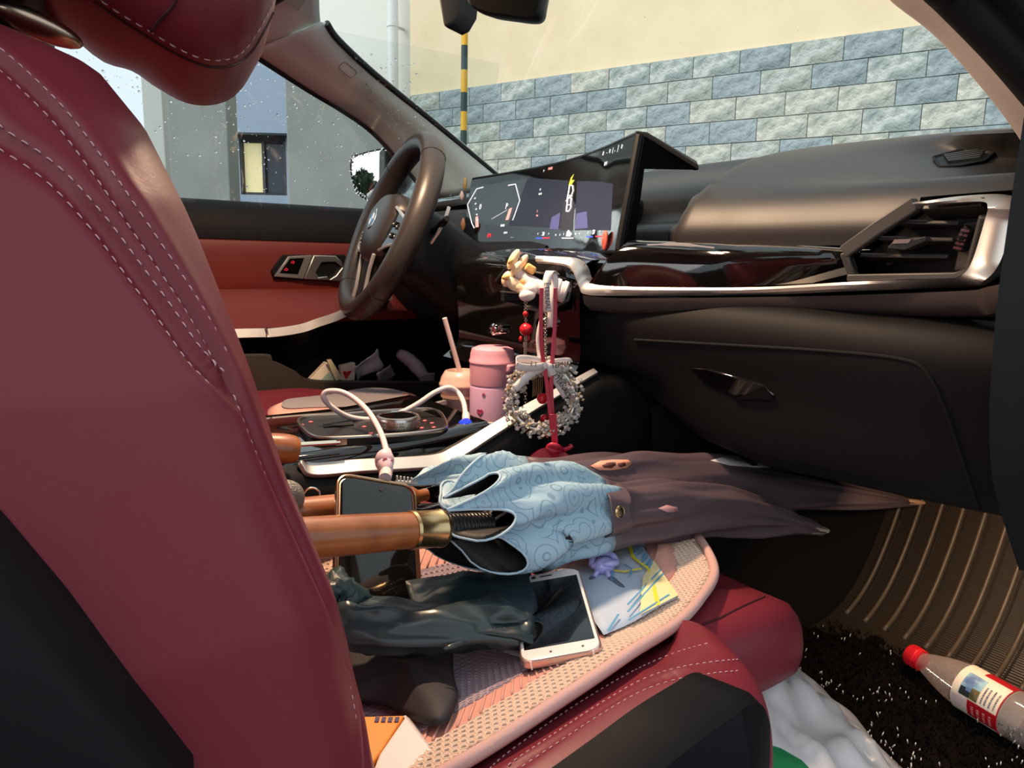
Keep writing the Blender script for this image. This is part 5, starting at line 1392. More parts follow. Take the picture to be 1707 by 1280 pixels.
ob('printed_lake', prism([pq(.05+.07*math.cos(q), .10+.06*math.sin(q), mpu+.0004) for q in [2*PI*k/14 for k in range(14)]], (0, 0, .0003)), mat('teal_print', S(60, 140, 160), .6), mp_t, smooth=False)
o = ob('paper_slip', prism([mh(836, 1080, .004), mh(870, 1076, .004), mh(905, 1100, .006), mh(872, 1106, .005), mh(840, 1094, .004)], (0, 0, .0008)), mat('pale_slip', S(206, 216, 220), .65), smooth=False)
tag(o, 'pale paper slip whose corner shows left of the white phone', 'paper')
# white phone
bl_, br_, tr_ = W(868, 1112, 'z', .634), W(1005, 1088, 'z', .646), W(968, 948, 'z', .654)
uxp = (br_-bl_).normalized(); uyp = (tr_-br_); uyp = (uyp-uxp*uyp.dot(uxp)).normalized(); Wp, Hp = .066, .138
pcn = (bl_+br_)/2+uyp*Hp/2+V((0, 0, .003))
ph = thing('white_phone', 'white and rose gold smartphone with a dark screen lying on the seat mat', 'phone', pcn)
def pp_(x, y, z=0): return pcn+uxp*x+uyp*y+uxp.cross(uyp)*z
ob('phone_body', slab(pcn, uxp, uyp, Wp, Hp, .010, .0075), mat('rose_gold', (.72, .50, .46), .3, metal=.85), ph, angle=50)
ob('front_glass', slab(pp_(0, 0, .0006), uxp, uyp, Wp-.003, Hp-.003, .010, .001), mat('white_front', S(236, 228, 224), .15, coat=.4), ph, angle=50)
scn = ob('screen', slab(pp_(0, .0, .0009), uxp, uyp, .058, .107, .0008, .0006), mat('phone_screen', (.004, .004, .005), .04, coat=.3), ph, angle=50)
ob('earpiece', slab(pp_(0, .061, .0008), uxp, uyp, .012, .002, .0009, .0004), rubber, ph)
ob('front_camera', lathe([(.0022, 0), (.0022, .0003), (0, .0003)], pp_(-.012, .061, .0006), uxp.cross(uyp), 14), rubber, ph)
for x in (-.008, .018): ob('speck', lathe([(.0011, 0), (.0011, .0003), (0, .0003)], pp_(x, -.061, .0007), uxp.cross(uyp), 10), mat('brown_speck', S(80, 60, 50), .5), ph)
ob('antenna_line', [box(pp_(s*.025, -.0690+.0004, -.0036), .0012, .0012, .0072, ax=uxp, up=uxp.cross(uyp)) for s in (-1, 1)], MATS['white_front'], ph, smooth=False)
# clear wrapper and cream crumbs of paper between phone and umbrella
wrapm = glassy('clear_wrapper', (.90, .88, .86), .18, .12)
def crumple_m(px0, py0, px1, py1, up, w_, amp, seed, n=18):
    a, b = mh(px0, py0, up), mh(px1, py1, up); d = b-a; u = V((0, 0, 1)).cross(d).normalized(); off = V((seed*2.3, seed*1.1, 0)); P = []
    for i in range(n):
        P.append([(lambda p: p+V((noise.noise(p*70+off), noise.noise(p*70+off+V((4, 0, 0))), abs(noise.noise(p*60+off+V((0, 6, 0))))*2.2))*amp)(a+d*(i/(n-1))+u*w_*(j/9-.5)) for j in range(10)])
    return grid(P)
o = ob('cellophane_wrapper', crumple_m(900, 965, 960, 935, .022, .03, .007, 3), wrapm, solid=.0003); tag(o, 'clear crinkled wrapper above the white phone under the umbrella', 'wrapper')
o = ob('paper_scrap', crumple_m(918, 944, 985, 930, .02, .022, .006, 8), mat('cream_scrap', S(240, 222, 186), .7), solid=.0005); tag(o, 'cream crumpled paper scrap between the white phone and the umbrella', 'paper')
# spare connectors with a lilac cord knot
ck = thing('adapter_cable', 'lilac cable knot with two grey metal plugs lying on the printed paper', 'cable', mh(1005, 950))
lil = mat('lilac_gel', S(168, 168, 224), .25, coat=.3); gcon = mat('slate_plug', S(112, 124, 142), .4, metal=.3)
k0_ = mh(1006, 962, .013)
ob('cord_knot', [ball(k0_, .013, 16, 10, 1, .8, .7), tube(spline([k0_+V((-.012, .006, 0)), k0_+V((-.004, .012, .008)), k0_+V((.012, .006, .009)), k0_+V((.012, -.006, .004)), k0_+V((0, -.010, .006)), k0_+V((-.012, .006, 0))], 30), .0035, 8)], lil, ck, angle=180)
for (a, b) in (((1016, 980), (1040, 1000)), ((988, 978), (982, 1002))):
    p, q = mh(*a, .009), mh(*b, .008); d = (q-p).normalized()
    ob('cord', tube([k0_, k0_.lerp(p, .6)+V((0, 0, .002)), p], .0028, 8), lil, ck, angle=180)
    ob('plug', tube([p, p+d*.004, q-d*.006, q-d*.002], [.004, .0052, .0052, .0046], 10), gcon, ck, angle=60)
    ob('plug_tip', box(q+d*.003, .009, .006, .0018, ax=d), chrome, ck, bevel=.0006)
# dark plastic bag
teal = mat('dark_teal_film', (.034, .050, .055), .27, spec=.5, bump=(30, .15, .003))
db = thing('dark_plastic_bag', 'dark teal glossy plastic bag crumpled beside the white phone', 'bag', mh(750, 1040))
def fold(pts, rad, nz, seed, flat=.6, seg=26, n=46, fr=34):
    P = spline(pts, n); T, N, B = frames(P); rs = []; off = V((seed, seed*2, 0))
    for i, p in enumerate(P):
        t = i/(n-1); r = interp(rad, t); ring = []
        for k in range(seg):
            q = 2*PI*k/seg; d = V((0, 0, 1)); s = d.cross(T[i]).normalized()
            v = s*math.cos(q)*r+d*math.sin(q)*r*flat
            w_ = noise.noise(V((t*3.5, math.cos(q)*1.8, math.sin(q)*1.8))+off)*nz+(.35-abs(noise.noise(V((t*3+math.cos(q)*2.4, math.sin(q)*2.8, 3))+off))*2)*nz*1.1
            ring.append(p+v+v.normalized()*w_)
        rs.append(ring)
    return loft(rs)
ob('folded_roll', fold([W(566, 1040, 'z', .650), W(620, 1042, 'z', .650), W(700, 1044, 'z', .647), W(790, 1042, 'z', .642), W(850, 1040, 'z', .640), W(889, 1038, 'z', .640)], [(0, .026), (.15, .03), (.5, .031), (.8, .029), (.95, .022), (1, .012)], .009, 2, .62), teal, db, angle=180)
sheet_c = [W(676, 968, 'z', .655), W(885, 952, 'z', .650), W(908, 1076, 'z', .640), W(700, 1050, 'z', .652)]
ob('flat_panel', grid([[sheet_c[0].lerp(sheet_c[1], j/16).lerp(sheet_c[3].lerp(sheet_c[2], j/16), i/10)+V((0, 0, .004*noise.noise(V((i*.35, j*.35, 1)))+.004*math.sin(j/16*PI))) for j in range(17)] for i in range(11)]), mat('dark_teal_panel', (.010, .022, .028), .42), db, angle=180, solid=.002)
ob('gathered_end', fold([W(540, 985, 'z', .665), W(560, 985, 'z', .668), W(585, 1000, 'z', .662), W(592, 1018, 'z', .655)], [(0, .018), (.5, .02), (1, .014)], .006, 9, .9, n=18), mat('teal_gather', (.018, .04, .045), .4), db, angle=180)
for pts in ([(590, 1020), (640, 1004), (668, 1004)], [(700, 1006), (740, 1008), (815, 996)], [(740, 1082), (800, 1060), (868, 1030), (880, 1016)]):
    ob('fold_crease', tube(spline([W(a, b, 'z', .664-.03*(a-590)/300) for a, b in pts], 14), [.0012]+[.0026]*12+[.0012], 6), teal, db, angle=180)
# grey fabric pouch
o = ob('fabric_pouch', pillow([mh(560, 1060, .012), mh(660, 1068, .014), mh(744, 1080, .012), mh(756, 1140, .010), mh(762, 1186, .008), mh(726, 1226, .008), mh(640, 1196, .010), mh(560, 1180, .012)], .007, .0035, 4, freq=24), mat('charcoal_fabric', (.030, .027, .031), .7, bump=(260, .3, .001)), angle=180)
tag(o, 'charcoal grey soft fabric pouch on the mat below the teal bag', 'pouch')
# orange and white carton
ct_ = thing('snack_carton', 'orange and white carton at the bottom edge beside the seat back', 'carton', mh(660, 1260))
a0 = [mh(600, 1196, .02), mh(672, 1192, .026), mh(735, 1268, .022), mh(700, 1340, .015), mh(600, 1330, .02)]
wz = lambda x, y, z=.628: W(x, y, 'z', z)
ob('white_face', prism([wz(676, 1192), wz(737, 1270), wz(722, 1340), wz(600, 1340), wz(632, 1256)], (0, 0, -.02)), mat('white_card', S(232, 220, 214), .6), ct_, bevel=.002, smooth=False)
ob('side_face', prism([wz(676, 1192, .6275), wz(737, 1270, .6275), wz(745, 1276, .612), wz(684, 1198, .612)], (-.002, 0, 0)), mat('grey_card', S(200, 186, 180), .6), ct_, smooth=False)
ob('orange_face', prism([wz(600, 1194, .6285), wz(674, 1192, .6285), wz(632, 1256, .6285), wz(600, 1300, .6285)], (0, 0, -.018)), mat('orange_card', S(240, 142, 36), .5), ct_, bevel=.001, smooth=False)
ob('print_bar', [prism([wz(626+k*11, 1196, .6286), wz(633+k*11, 1196, .6286), wz(631+k*11, 1204, .6286), wz(624+k*11, 1204, .6286)], (0, 0, .0006)) for k in range(4)], mat('navy_print', S(60, 50, 90), .6), ct_, smooth=False)
# ================================================================== UMBRELLAS
wood = mat('honey_wood', (.36, .125, .035), .35, coat=.35, c2=((.27, .085, .022), 30))
brass = mat('aged_brass', (.55, .40, .20), .28, metal=1)
mauve = mat('mauve_canopy', (.110, .078, .092), .40, bump=(40, .3, .004))
blue_c = mat('pale_blue_canopy', S(160, 192, 210), .5, bump=(60, .25, .003))
# printed nested hexagon lines in the pale blue border
nt = blue_c.node_tree; tc = nt.nodes.new('ShaderNodeTexCoord'); vo = nt.nodes.new('ShaderNodeTexVoronoi'); vo.inputs['Scale'].default_value = 38
mt = nt.nodes.new('ShaderNodeMath'); mt.operation = 'MULTIPLY'; mt.inputs[1].default_value = 26
sn = nt.nodes.new('ShaderNodeMath'); sn.operation = 'SINE'; cr_ = nt.nodes.new('ShaderNodeValToRGB')
cr_.color_ramp.elements[0].position = .80; cr_.color_ramp.elements[0].color = (*S(160, 192, 210), 1); cr_.color_ramp.elements[1].position = .95; cr_.color_ramp.elements[1].color = (*S(124, 158, 178), 1)
nt.links.new(tc.outputs['Object'], vo.inputs['Vector']); nt.links.new(vo.outputs['Distance'], mt.inputs[0]); nt.links.new(mt.outputs[0], sn.inputs[0]); nt.links.new(sn.outputs[0], cr_.inputs[0]); nt.links.new(cr_.outputs[0], nt.nodes['Principled BSDF'].inputs['Base Color'])
black_c = mat('black_canopy_lining', (.006, .006, .007), .6)
peach = mat('peach_print', S(236, 164, 138), .55)

def umbrella(t, axis, prof, mouth, seed, lobes=7, phase=0., canopy=mauve):
    """axis: fn(s in 0..1) from mouth to tip; prof(s) mean radius; pleats run along the axis"""
    rr = random.Random(seed); n = 168; ph = [rr.uniform(0, 2*PI) for _ in range(lobes)]
    S0 = [0, .03, .06, .09, .12, .15, .18, .21, .24, .27, .30]+[.30+.70*i/40 for i in range(1, 41)]
    P = [axis(s) for s in S0]; T, N, B = frames(P)
    rs = []; off = V((seed, 0, 0))
    for i, s in enumerate(S0):
        r0 = prof(s); fl = max(0, 1-s/mouth); ring = []      # fl: 1 at the open mouth, 0 at the strap
        for k in range(n):
            a = 2*PI*k/n
            tw = a+phase+s*2.2
            lob = math.cos(lobes*tw)
            sharp = math.copysign(abs(lob)**.7, lob)
            amp = (.50*fl+.13)*r0
            r = r0*(1+.0*fl)+amp*sharp*(.6+.4*math.sin(a*2+seed))
            r += .0045*noise.noise(V((math.cos(a)*2, math.sin(a)*2, s*9))+off)*(1+fl)+.0012*noise.noise(V((math.cos(a)*5, math.sin(a)*5, s*9))+off)
            bend = fl*.5*math.sin(lobes*tw)/lobes*1.6            # folds lean over like flaps
            aa = a+bend
            ax_sh = (.030*fl*math.cos(lobes*tw+.6)+.012*fl*math.sin(2*a+seed)) if i < 6 else 0
            ring.append(P[i]+(N[i]*math.cos(aa)+B[i]*math.sin(aa))*r+T[i]*ax_sh)
        rs.append(ring)
    return rs
# nearer umbrella
uA = W(842, 868, 'y', -.345); uS = W(1034, 856, 'y', -.335); uT = W(1372, 884, 'y', -.345)
hA, hB = W(470, 900, 'y', -.375), W(684, 884, 'y', -.36)
u1 = thing('long_umbrella', 'nearer furled mauve umbrella with pale blue border and straight wooden handle', 'umbrella', uS)
mouthA = W(775, 866, 'y', -.352)
ctl1 = [mouthA, W(900, 852, 'y', -.342), uS, W(1180, 850, 'y', -.330), W(1290, 866, 'y', -.335), uT]
ax1 = spline(ctl1, 101)
fx1 = lambda s: ax1[min(100, int(s*100))].lerp(ax1[min(100, int(s*100)+1)], s*100-int(s*100))
pr1 = lambda s: interp([(0, .038), (.1, .042), (.2, .042), (.3, .039), (.40, .033), (.5, .034), (.65, .031), (.8, .021), (.92, .011), (1, .005)], s)
r1 = umbrella(u1, fx1, pr1, .42, 3, 7, .4)
cut = 13
ob('border', loft(r1[:cut+1], caps=False), blue_c, u1, angle=180, solid=.0012, sol_off=-1, mats=[black_c])
ob('canopy', loft(r1[cut:], caps=False), mauve, u1, angle=180, solid=.001, sol_off=-1)
ob('lining', loft([[c+(p-c)*.86 for p in r for c in (sum(r, V())/len(r),)][:len(r)] if False else [(lambda c: c+(p-c)*.80)(sum(r, V())/len(r)) for p in r] for r in r1[4:cut+3]]), black_c, u1, angle=180)
for k in (0, 56, 112):
    ob('border_hem', tube([r1[0][(k+j) % 168] for j in range(57)], .0013, 5), mat('hem_blue', S(176, 206, 222), .5), u1, angle=180)
# strap with a brass snap
sa = spline([W(1030, 818, 'y', -.335)+V((0, .02, .004)), W(1030, 824, 'y', -.368), W(1034, 852, 'y', -.381), W(1036, 884, 'y', -.381), W(1036, 906, 'y', -.368)+V((0, .02, 0))], 20)
ob('strap', strip(sa, V((1, .1, -.1)), .027, .002), mauve, u1, bevel=.0005)
snp = W(1033, 853, 'y', -.3825)
snn = V((.1, -1, .25)).normalized()
ob('snap_button', lathe([(.0062, -.001), (.0066, .0005), (.0058, .0016), (.0048, .0013), (.0044, .002), (0, .0024)], snp, snn, 24), brass, u1)
ob('tip', tube([uT-(uT-uS).normalized()*.03, uT, uT+(uT-uS).normalized()*.012], [.0062, .0055, .003], 12), mat('ivory_tip', S(214, 196, 170), .4), u1)
ob('handle', tube([hA-(hB-hA)*.6, hA, hA.lerp(hB, .5), hB], [.0165, .0165, .0165, .0158], 24), wood, u1)
f0, f1 = hB, W(737, 880, 'y', -.356)
dax = (f1-f0).normalized()
ob('ferrule', tube([f0-dax*.001, f0+dax*.002, f0+dax*.003, f1-dax*.006, f1-dax*.005, f1-dax*.002, f1-dax*.001, f1], [.0166, .0172, .0166, .0166, .0172, .0172, .0164, .0164], 28), brass, u1)
g1_, g2_ = f1, W(812, 876, 'y', -.350)
rib_pts, rib_r = [], []
for i in range(60):
    t = i/59; rib_pts.append(g1_.lerp(g2_, t)); rib_r.append(.0118+.0016*math.cos(2*PI*t*12))
ob('ribbed_runner', tube(rib_pts, rib_r, 20), mat('black_ribbed', (.012, .012, .013), .3), u1, angle=180)
ob('shaft', tube([g2_, fx1(.25), fx1(.95)], .006, 10), blackd, u1)
for k in range(8):
    a = 2*PI*k/8; nrm = dax.orthogonal().normalized(); b2 = dax.cross(nrm)
    ob('canopy_rib', tube([g2_+(nrm*math.cos(a)+b2*math.sin(a))*.011, fx1(.12)+(nrm*math.cos(a)+b2*math.sin(a))*.030, fx1(.4)+(nrm*math.cos(a)+b2*math.sin(a))*.016], .0014, 5), silver, u1)
# further umbrella
u2 = thing('long_umbrella', 'farther furled mauve umbrella with peach print, tucked against the console, hooked wooden handle', 'umbrella', W(1033, 800, 'y', -.24))
ctl2 = [W(715, 822, 'y', -.19), W(800, 814, 'y', -.205), W(930, 806, 'y', -.23), W(1050, 802, 'y', -.245), W(1180, 806, 'y', -.255), W(1320, 818, 'y', -.27), W(1528, 838, 'y', -.29)]
ax2 = spline(ctl2, 101)
fx2 = lambda s: ax2[min(100, int(s*100))].lerp(ax2[min(100, int(s*100)+1)], s*100-int(s*100))
pr2 = lambda s: interp([(0, .028), (.1, .031), (.25, .031), (.35, .030), (.5, .036), (.65, .040), (.8, .034), (.92, .018), (1, .004)], s)
r2 = umbrella(u2, fx2, pr2, .30, 9, 5, 1.1)
ob('border', loft(r2[:10], caps=False), blue_c, u2, angle=180, solid=.0012, sol_off=-1, mats=[black_c])
ob('canopy', loft(r2[9:], caps=False), mauve, u2, angle=180, solid=.001, sol_off=-1)
ob('lining', loft([[(lambda c: c+(p-c)*.8)(sum(r, V())/len(r)) for p in r] for r in r2[3:12]]), black_c, u2, angle=180)
ub = bvh_of([c for c in u2.children if c.name.startswith('canopy')][0])
def patch(b, pts, m, p, nm, up=.0012):
    q = []
    for a, c in pts:
        h, n = hit(b, a, c)
        if h: q.append((h+n*up, n))
    if len(q) < 3: return None
    c = sum((x for x, _ in q), V())/len(q)
    return ob(nm, ([c]+[x for x, _ in q], [(0, i+1, (i+1) % len(q)+1) for i in range(len(q))]), m, p, solid=.0006)
patch(ub, [(984, 777), (1000, 769), (1020, 767), (1046, 767), (1054, 772), (1044, 780), (1020, 784), (998, 784)], peach, u2, 'print_patch')
patch(ub, [(1002, 776), (1015, 772), (1026, 775), (1018, 780), (1006, 780)], mat('brown_print', S(96, 56, 52), .6), u2, 'print_mark', .0024)
patch(ub, [(1028, 773), (1040, 771), (1042, 776), (1032, 779)], MATS['brown_print'], u2, 'print_mark', .0024)
whp = mat('white_print', S(214, 208, 206), .55)
patch(ub, [(1184, 768), (1205, 762), (1240, 761), (1275, 764), (1296, 768), (1294, 778), (1262, 780), (1215, 776)], whp, u2, 'print_patch')
for k in range(3): patch(ub, [(1232+k*10, 764), (1238+k*10, 764), (1258+k*6, 778), (1252+k*6, 778)], mat('black_print', (.01, .01, .014), .6), u2, 'print_mark', .0024)
ub1 = bvh_of([c for c in u1.children if c.name.startswith('canopy')][0])
patch(ub1, [(1096, 848), (1110, 842), (1128, 846), (1130, 853), (1112, 854)], mat('rose_print', S(190, 140, 142), .6), u1, 'print_patch')
ob('tip', tube([fx2(.985), W(1528, 837, 'y', -.29), W(1540, 838, 'y', -.291)], [.006, .0052, .003], 12), mat('peach_tip', S(240, 190, 150), .35), u2)
# its hooked wooden handle
hk = spline([W(712, 824, 'y', -.19), W(640, 838, 'y', -.19), W(560, 848, 'y', -.19), W(470, 856, 'y', -.19), W(380, 858, 'y', -.19), W(322, 838, 'y', -.21), W(305, 800, 'y', -.17), W(330, 762, 'y', -.14), W(390, 744, 'y', -.135), W(440, 745, 'y', -.135), W(490, 749, 'y', -.137)], 50)
ob('handle', tube(hk+[hk[-1]+(hk[-1]-hk[-2]).normalized()*.004], [.007]*2+[.0155]*44+[.0160, .0162, .0160, .0150, .0125], 22), wood, u2)

# ================================================================== DARK PHONE on the cable
q1, q2, q3, q4 = W(577, 793, 'y', -.22), W(704, 812, 'y', -.235), W(688, 1006, 'y', -.33), W(540, 990, 'y', -.315)
pcx = (q1+q2+q3+q4)/4; uxd = ((q2-q1).normalized()+(q3-q4).normalized()).normalized(); uyd = ((q1-q4)+(q2-q3)); uyd = (uyd-uxd*uyd.dot(uxd)).normalized()
wD = ((q2-q1).length+(q3-q4).length)/2; hD = ((q1-q4).length+(q2-q3).length)/2
dp = thing('dark_phone', 'dark phone in a clear bronze case charging under the wooden umbrella handle', 'phone', pcx)
ob('phone_body', slab(pcx, uxd, uyd, wD, hD, .014, .009), mat('bronze_case', (.20, .13, .085), .25, metal=.6, coat=.4), dp, angle=50)
nzd = uxd.cross(uyd)
ob('screen', slab(pcx+nzd*.0006, uxd, uyd, wD-.007, hD-.007, .011, .0012), mat('phone_glass', (.006, .0055, .005), .06, coat=.3, bump=(14, .05, .003)), dp, angle=50)
ob('case_rim', tube([pcx+uxd*a+uyd*b+nzd*.0004 for a, b in rrect(wD-.001, hD-.001, .0135, 8)], .0014, 6, closed=True), mat('bronze_rim', (.60, .40, .26), .2, metal=1), dp)
ob('front_camera', lathe([(.0020, 0), (.0020, .0004), (0, .0004)], pcx+uyd*(hD/2-.012)+uxd*.004+nzd*.0008, nzd, 14), rubber, dp)

# ================================================================== CHARGING CABLE
whc = mat('white_cable', S(226, 208, 206), .45)
cable = thing('charging_cable', 'white charging cable looping over the console into the dark phone', 'cable', W(645, 790, 'y', -.17))
cp = [(776, 690, -.076), (773, 672, -.06), (764, 655, -.04), (748, 646, -.035), (725, 654, -.03), (698, 672, -.025), (672, 686, -.02), (642, 696, -.015), (610, 699, -.0), (580, 694, -.005), (555, 680, -.01), (541, 666, -.012), (540, 657, -.012), (548, 652, -.015), (568, 653, -.025), (590, 664, -.04), (612, 684, -.07), (628, 708, -.105), (638, 730, -.14), (644, 752, -.17)]
cpw = [W(a, b, 'y', y) for a, b, y in cp]
ob('cord', tube(spline(cpw, 160), .0036, 10), whc, cable, angle=180)
kp = W(641, 768, 'y', -.19)
ob('cable_protector', [ball(kp, .0125, 18, 12, .85, .85, 1.05), tube([W(645, 752, 'y', -.137-.03), kp, W(644, 790, 'y', -.21)], [.005, .010, .0068], 14)], mat('pale_pink_gel', S(232, 206, 214), .4), cable, angle=180)
ob('protector_print', [ball(kp+V((-.004, -.0108, .004)), .003, 8, 6, 1, .3, 1), ball(kp+V((.003, -.0112, .002)), .002, 8, 6, 1, .3, 1)], mat('pink_print', S(214, 110, 130), .5), cable)
ob('plug', tube([W(644, 784, 'y', -.205), W(643, 790, 'y', -.215), (q1*.5+q2*.5)+uyd*.004], [.0055, .0068, .0066], 12), whc, cable)
ob('adapter', tube([W(776, 688, 'y', -.075), W(777, 694, 'y', -.08), W(777, 701, 'y', -.085)], [.0042, .0055, .0055], 12), whc, cable)
blu = mat('blue_led', S(20, 40, 230), .3, emit=(S(30, 60, 255), .8))
ob('blue_light_ring', lathe([(.007, -.004), (.0095, -.002), (.0095, .002), (.007, .005)], W(776, 707, 'y', -.085), (0, 0, 1), 24), blu, cable)

# ================================================================== DRINKS
pink = mat('pink_enamel', S(234, 188, 222), .35, coat=.25); pinkl = mat('pink_lid', S(236, 168, 186), .35, coat=.2)
tz = thing('pink_thermos', 'pink thermos flask with flip lid standing in the cup holder', 'flask', (.60, .05, .675))
tx, ty = W(820, 640, 'y', .05).x, .05
zt = lambda py: W(820, py, 'y', .05).z
z0, zl, zt2 = .674, zt(640), zt(577)
ob('body', lathe([(.030, z0), (.0345, z0+.004), (.0350, z0+.012), (.0350, zl-.004), (.0345, zl-.001), (.0335, zl)], (tx, ty, 0), (0, 0, 1), 48), pink, tz)
ld = ob('lid', lathe([(.0335, zl), (.0352, zl+.001), (.0355, zl+.003), (.0355, zt(604)), (.0366, zt(603)), (.0366, zt(600)), (.0352, zt(598)), (.0345, zt(588)), (.0325, zt(581)), (.024, zt(577)), (.0, zt(576))], (tx, ty, 0), (0, 0, 1), 48), pinkl, tz)
fd = (CAM-V((tx, ty, .75))); fd.z = 0; fd.normalize(); rd = V((-fd.y, fd.x, 0)); rd = rd if rd.dot(RGT) > 0 else -rd
lt = V((tx, ty, zt(610)))+rd*.031+fd*.017
ob('latch', box(lt, .030, .010, .013, ax=(rd*.55-fd*.75), up=(0, 0, 1)), pinkl, ld, bevel=.003)
ob('latch_pin', tube([lt+fd*.006-rd*.008+V((0, 0, -.001)), lt+fd*.008-rd*.0085+V((0, 0, -.001))], .0016, 8), mat('dark_pin', S(120, 60, 80), .5), ld)
def onbody(px, py, up=.0004):
    d = ray(px, py); o = CAM-V((tx, ty, 0)); r = .0350+up
    a, b, c = d.x**2+d.y**2, 2*(o.x*d.x+o.y*d.y), o.x**2+o.y**2-r*r; q = b*b-4*a*c
    return CAM+d*((-b-math.sqrt(max(q, 0)))/(2*a))
star = mat('rose_sticker', S(196, 70, 110), .4)
def sticker(pts, nm): ob(nm, ([onbody(a, b, .0012) for a, b in pts]+[onbody(a, b) for a, b in pts], [tuple(range(len(pts)))]+[(i, (i+1) % len(pts), len(pts)+(i+1) % len(pts), len(pts)+i) for i in range(len(pts))]), star, tz, smooth=False)
sticker([(800+(3.4 if k % 2 else 1.5)*math.cos(PI/2+k*PI/5+PI/5), 687+(3.4 if k % 2 else 1.5)*math.sin(-PI/2+k*PI/5+PI/5)-0) for k in range(10)], 'heart_sticker') if False else None
sticker([(800, 692), (795, 686), (795, 683), (798, 682), (800, 684), (802, 682), (805, 684), (804, 687)], 'heart_sticker')
sticker([(806+(3.2 if k % 2 == 0 else 1.4)*math.sin(k*PI/5), 657-(3.2 if k % 2 == 0 else 1.4)*math.cos(k*PI/5)) for k in range(10)], 'star_sticker')
sticker([(842, 676), (838, 671), (840, 669), (842, 671), (845, 670), (846, 673)], 'heart_sticker')
# milk tea cup
cupx = W(768, 650, 'y', .125).x; cy2 = .125
zc_ = lambda py: W(768, py, 'y', cy2).z
cu = thing('drink_cup', 'plastic milk tea cup with lid and white straw behind the thermos', 'cup', (cupx, cy2, .675))
cupm = mat('milky_plastic', S(206, 176, 170), .3, coat=.3)
ob('cup', lathe([(.022, .675), (.0245, .679), (.033, zc_(642)), (.0345, zc_(641))], (cupx, cy2, 0), (0, 0, 1), 40), cupm, cu)
ob('tea_surface', lathe([(.0, zc_(655)), (.0335, zc_(655)-.0005), (.0335, zc_(660))], (cupx, cy2, 0), (0, 0, 1), 32), mat('milk_tea', S(190, 150, 126), .3), cu)
ob('lid', lathe([(.0345, zc_(644)), (.0362, zc_(642)), (.0362, zc_(638)), (.0345, zc_(636)), (.0325, zc_(628)), (.0265, zc_(618)), (.024, zc_(617)), (.022, zc_(622)), (.0, zc_(622))], (cupx, cy2, 0), (0, 0, 1), 40), mat('lid_plastic', S(216, 180, 166), .25, coat=.3), cu)
s0, s1 = W(769, 628, 'y', cy2), W(741, 530, 'y', cy2+.0)
ob('straw', tube([s0-(s1-s0)*.25, s0, s1], .0040, 14), mat('white_straw', S(226, 206, 200), .4), cu)
ob('cup_seam', [tube([V((cupx, cy2, 0))+V((math.cos(q)*r, math.sin(q)*r, z)) for q in [2*PI*k/40 for k in range(40)]], .0008, 5, closed=True) for r, z in ((.0300, zc_(664)), (.0272, zc_(688)))], cupm, cu)

# ================================================================== VENT ORNAMENTS AND HANGING CHARMS
cream = mat('cream_resin', S(240, 216, 180), .5); creamw = mat('ivory_resin', S(232, 222, 222), .45); honey = mat('honey_resin', S(226, 178, 110), .5)
vo_ = thing('vent_ornament', 'cream flower shaped ornament clipped to the centre air vent', 'ornament', W(865, 460, 'y', -.03))
def petal(px, py, y, rx, rz, ang, m, nm='petal', th=.005, tilt=.5):
    p = W(px, py, 'y', y); u = (RGT*math.cos(math.radians(ang))+V((0, 0, 1))*math.sin(math.radians(ang))).normalized(); n = (CAM-p).normalized()+V((-.3, 0, 0))*tilt; n = (n-u*n.dot(u)).normalized(); v = n.cross(u)
    return ob(nm, ball(p, 1, 16, 10, rx, rz, th, Matrix((u, v, n)).transposed()), m, vo_, angle=180)
petal(856, 432, -.035, .016, .0065, 62, cream); petal(869, 440, -.038, .016, .006, 58, cream); petal(861, 447, -.04, .012, .006, 55, cream)
petal(846, 465, -.03, .012, .0085, 70, cream); petal(857, 474, -.04, .013, .009, -30, cream); petal(866, 480, -.045, .010, .007, -35, cream)
petal(872, 470, -.045, .007, .0065, 20, honey); petal(851, 436, -.04, .005, .004, 60, honey, 'flower_eye'); petal(843, 462, -.036, .006, .004, 10, honey, 'flower_eye')
ob('clip_arm', tube([W(862, 455, 'y', -.035), W(880, 468, 'y', -.045), W(903, 480, 'y', -.06), W(926, 492, 'y', -.075)], [.007, .010, .010, .008], 14), creamw, vo_)
ob('clip_drum', lathe([(.014, -.006), (.0155, -.005), (.0155, .0), (.0135, .001), (.0135, .004), (.0155, .005), (.0155, .011), (.013, .013)], W(931, 483, 'y', -.088), (.35, -.3, -.15), 28), creamw, vo_)
ob('clip_cube', box(W(884, 448, 'y', -.05), .016, .012, .012, ax=(RGT+V((0, 0, -.6)))), honey, vo_, bevel=.003)
ob('clip_base', tube([W(831, 470, 'y', .0), W(848, 448, 'y', -.02)], .006, 10), blackd, vo_)
petal(884, 482, -.055, .011, .010, 0, creamw, 'ivory_bud', .009); petal(879, 492, -.055, .012, .009, 10, creamw, 'ivory_bud', .009)

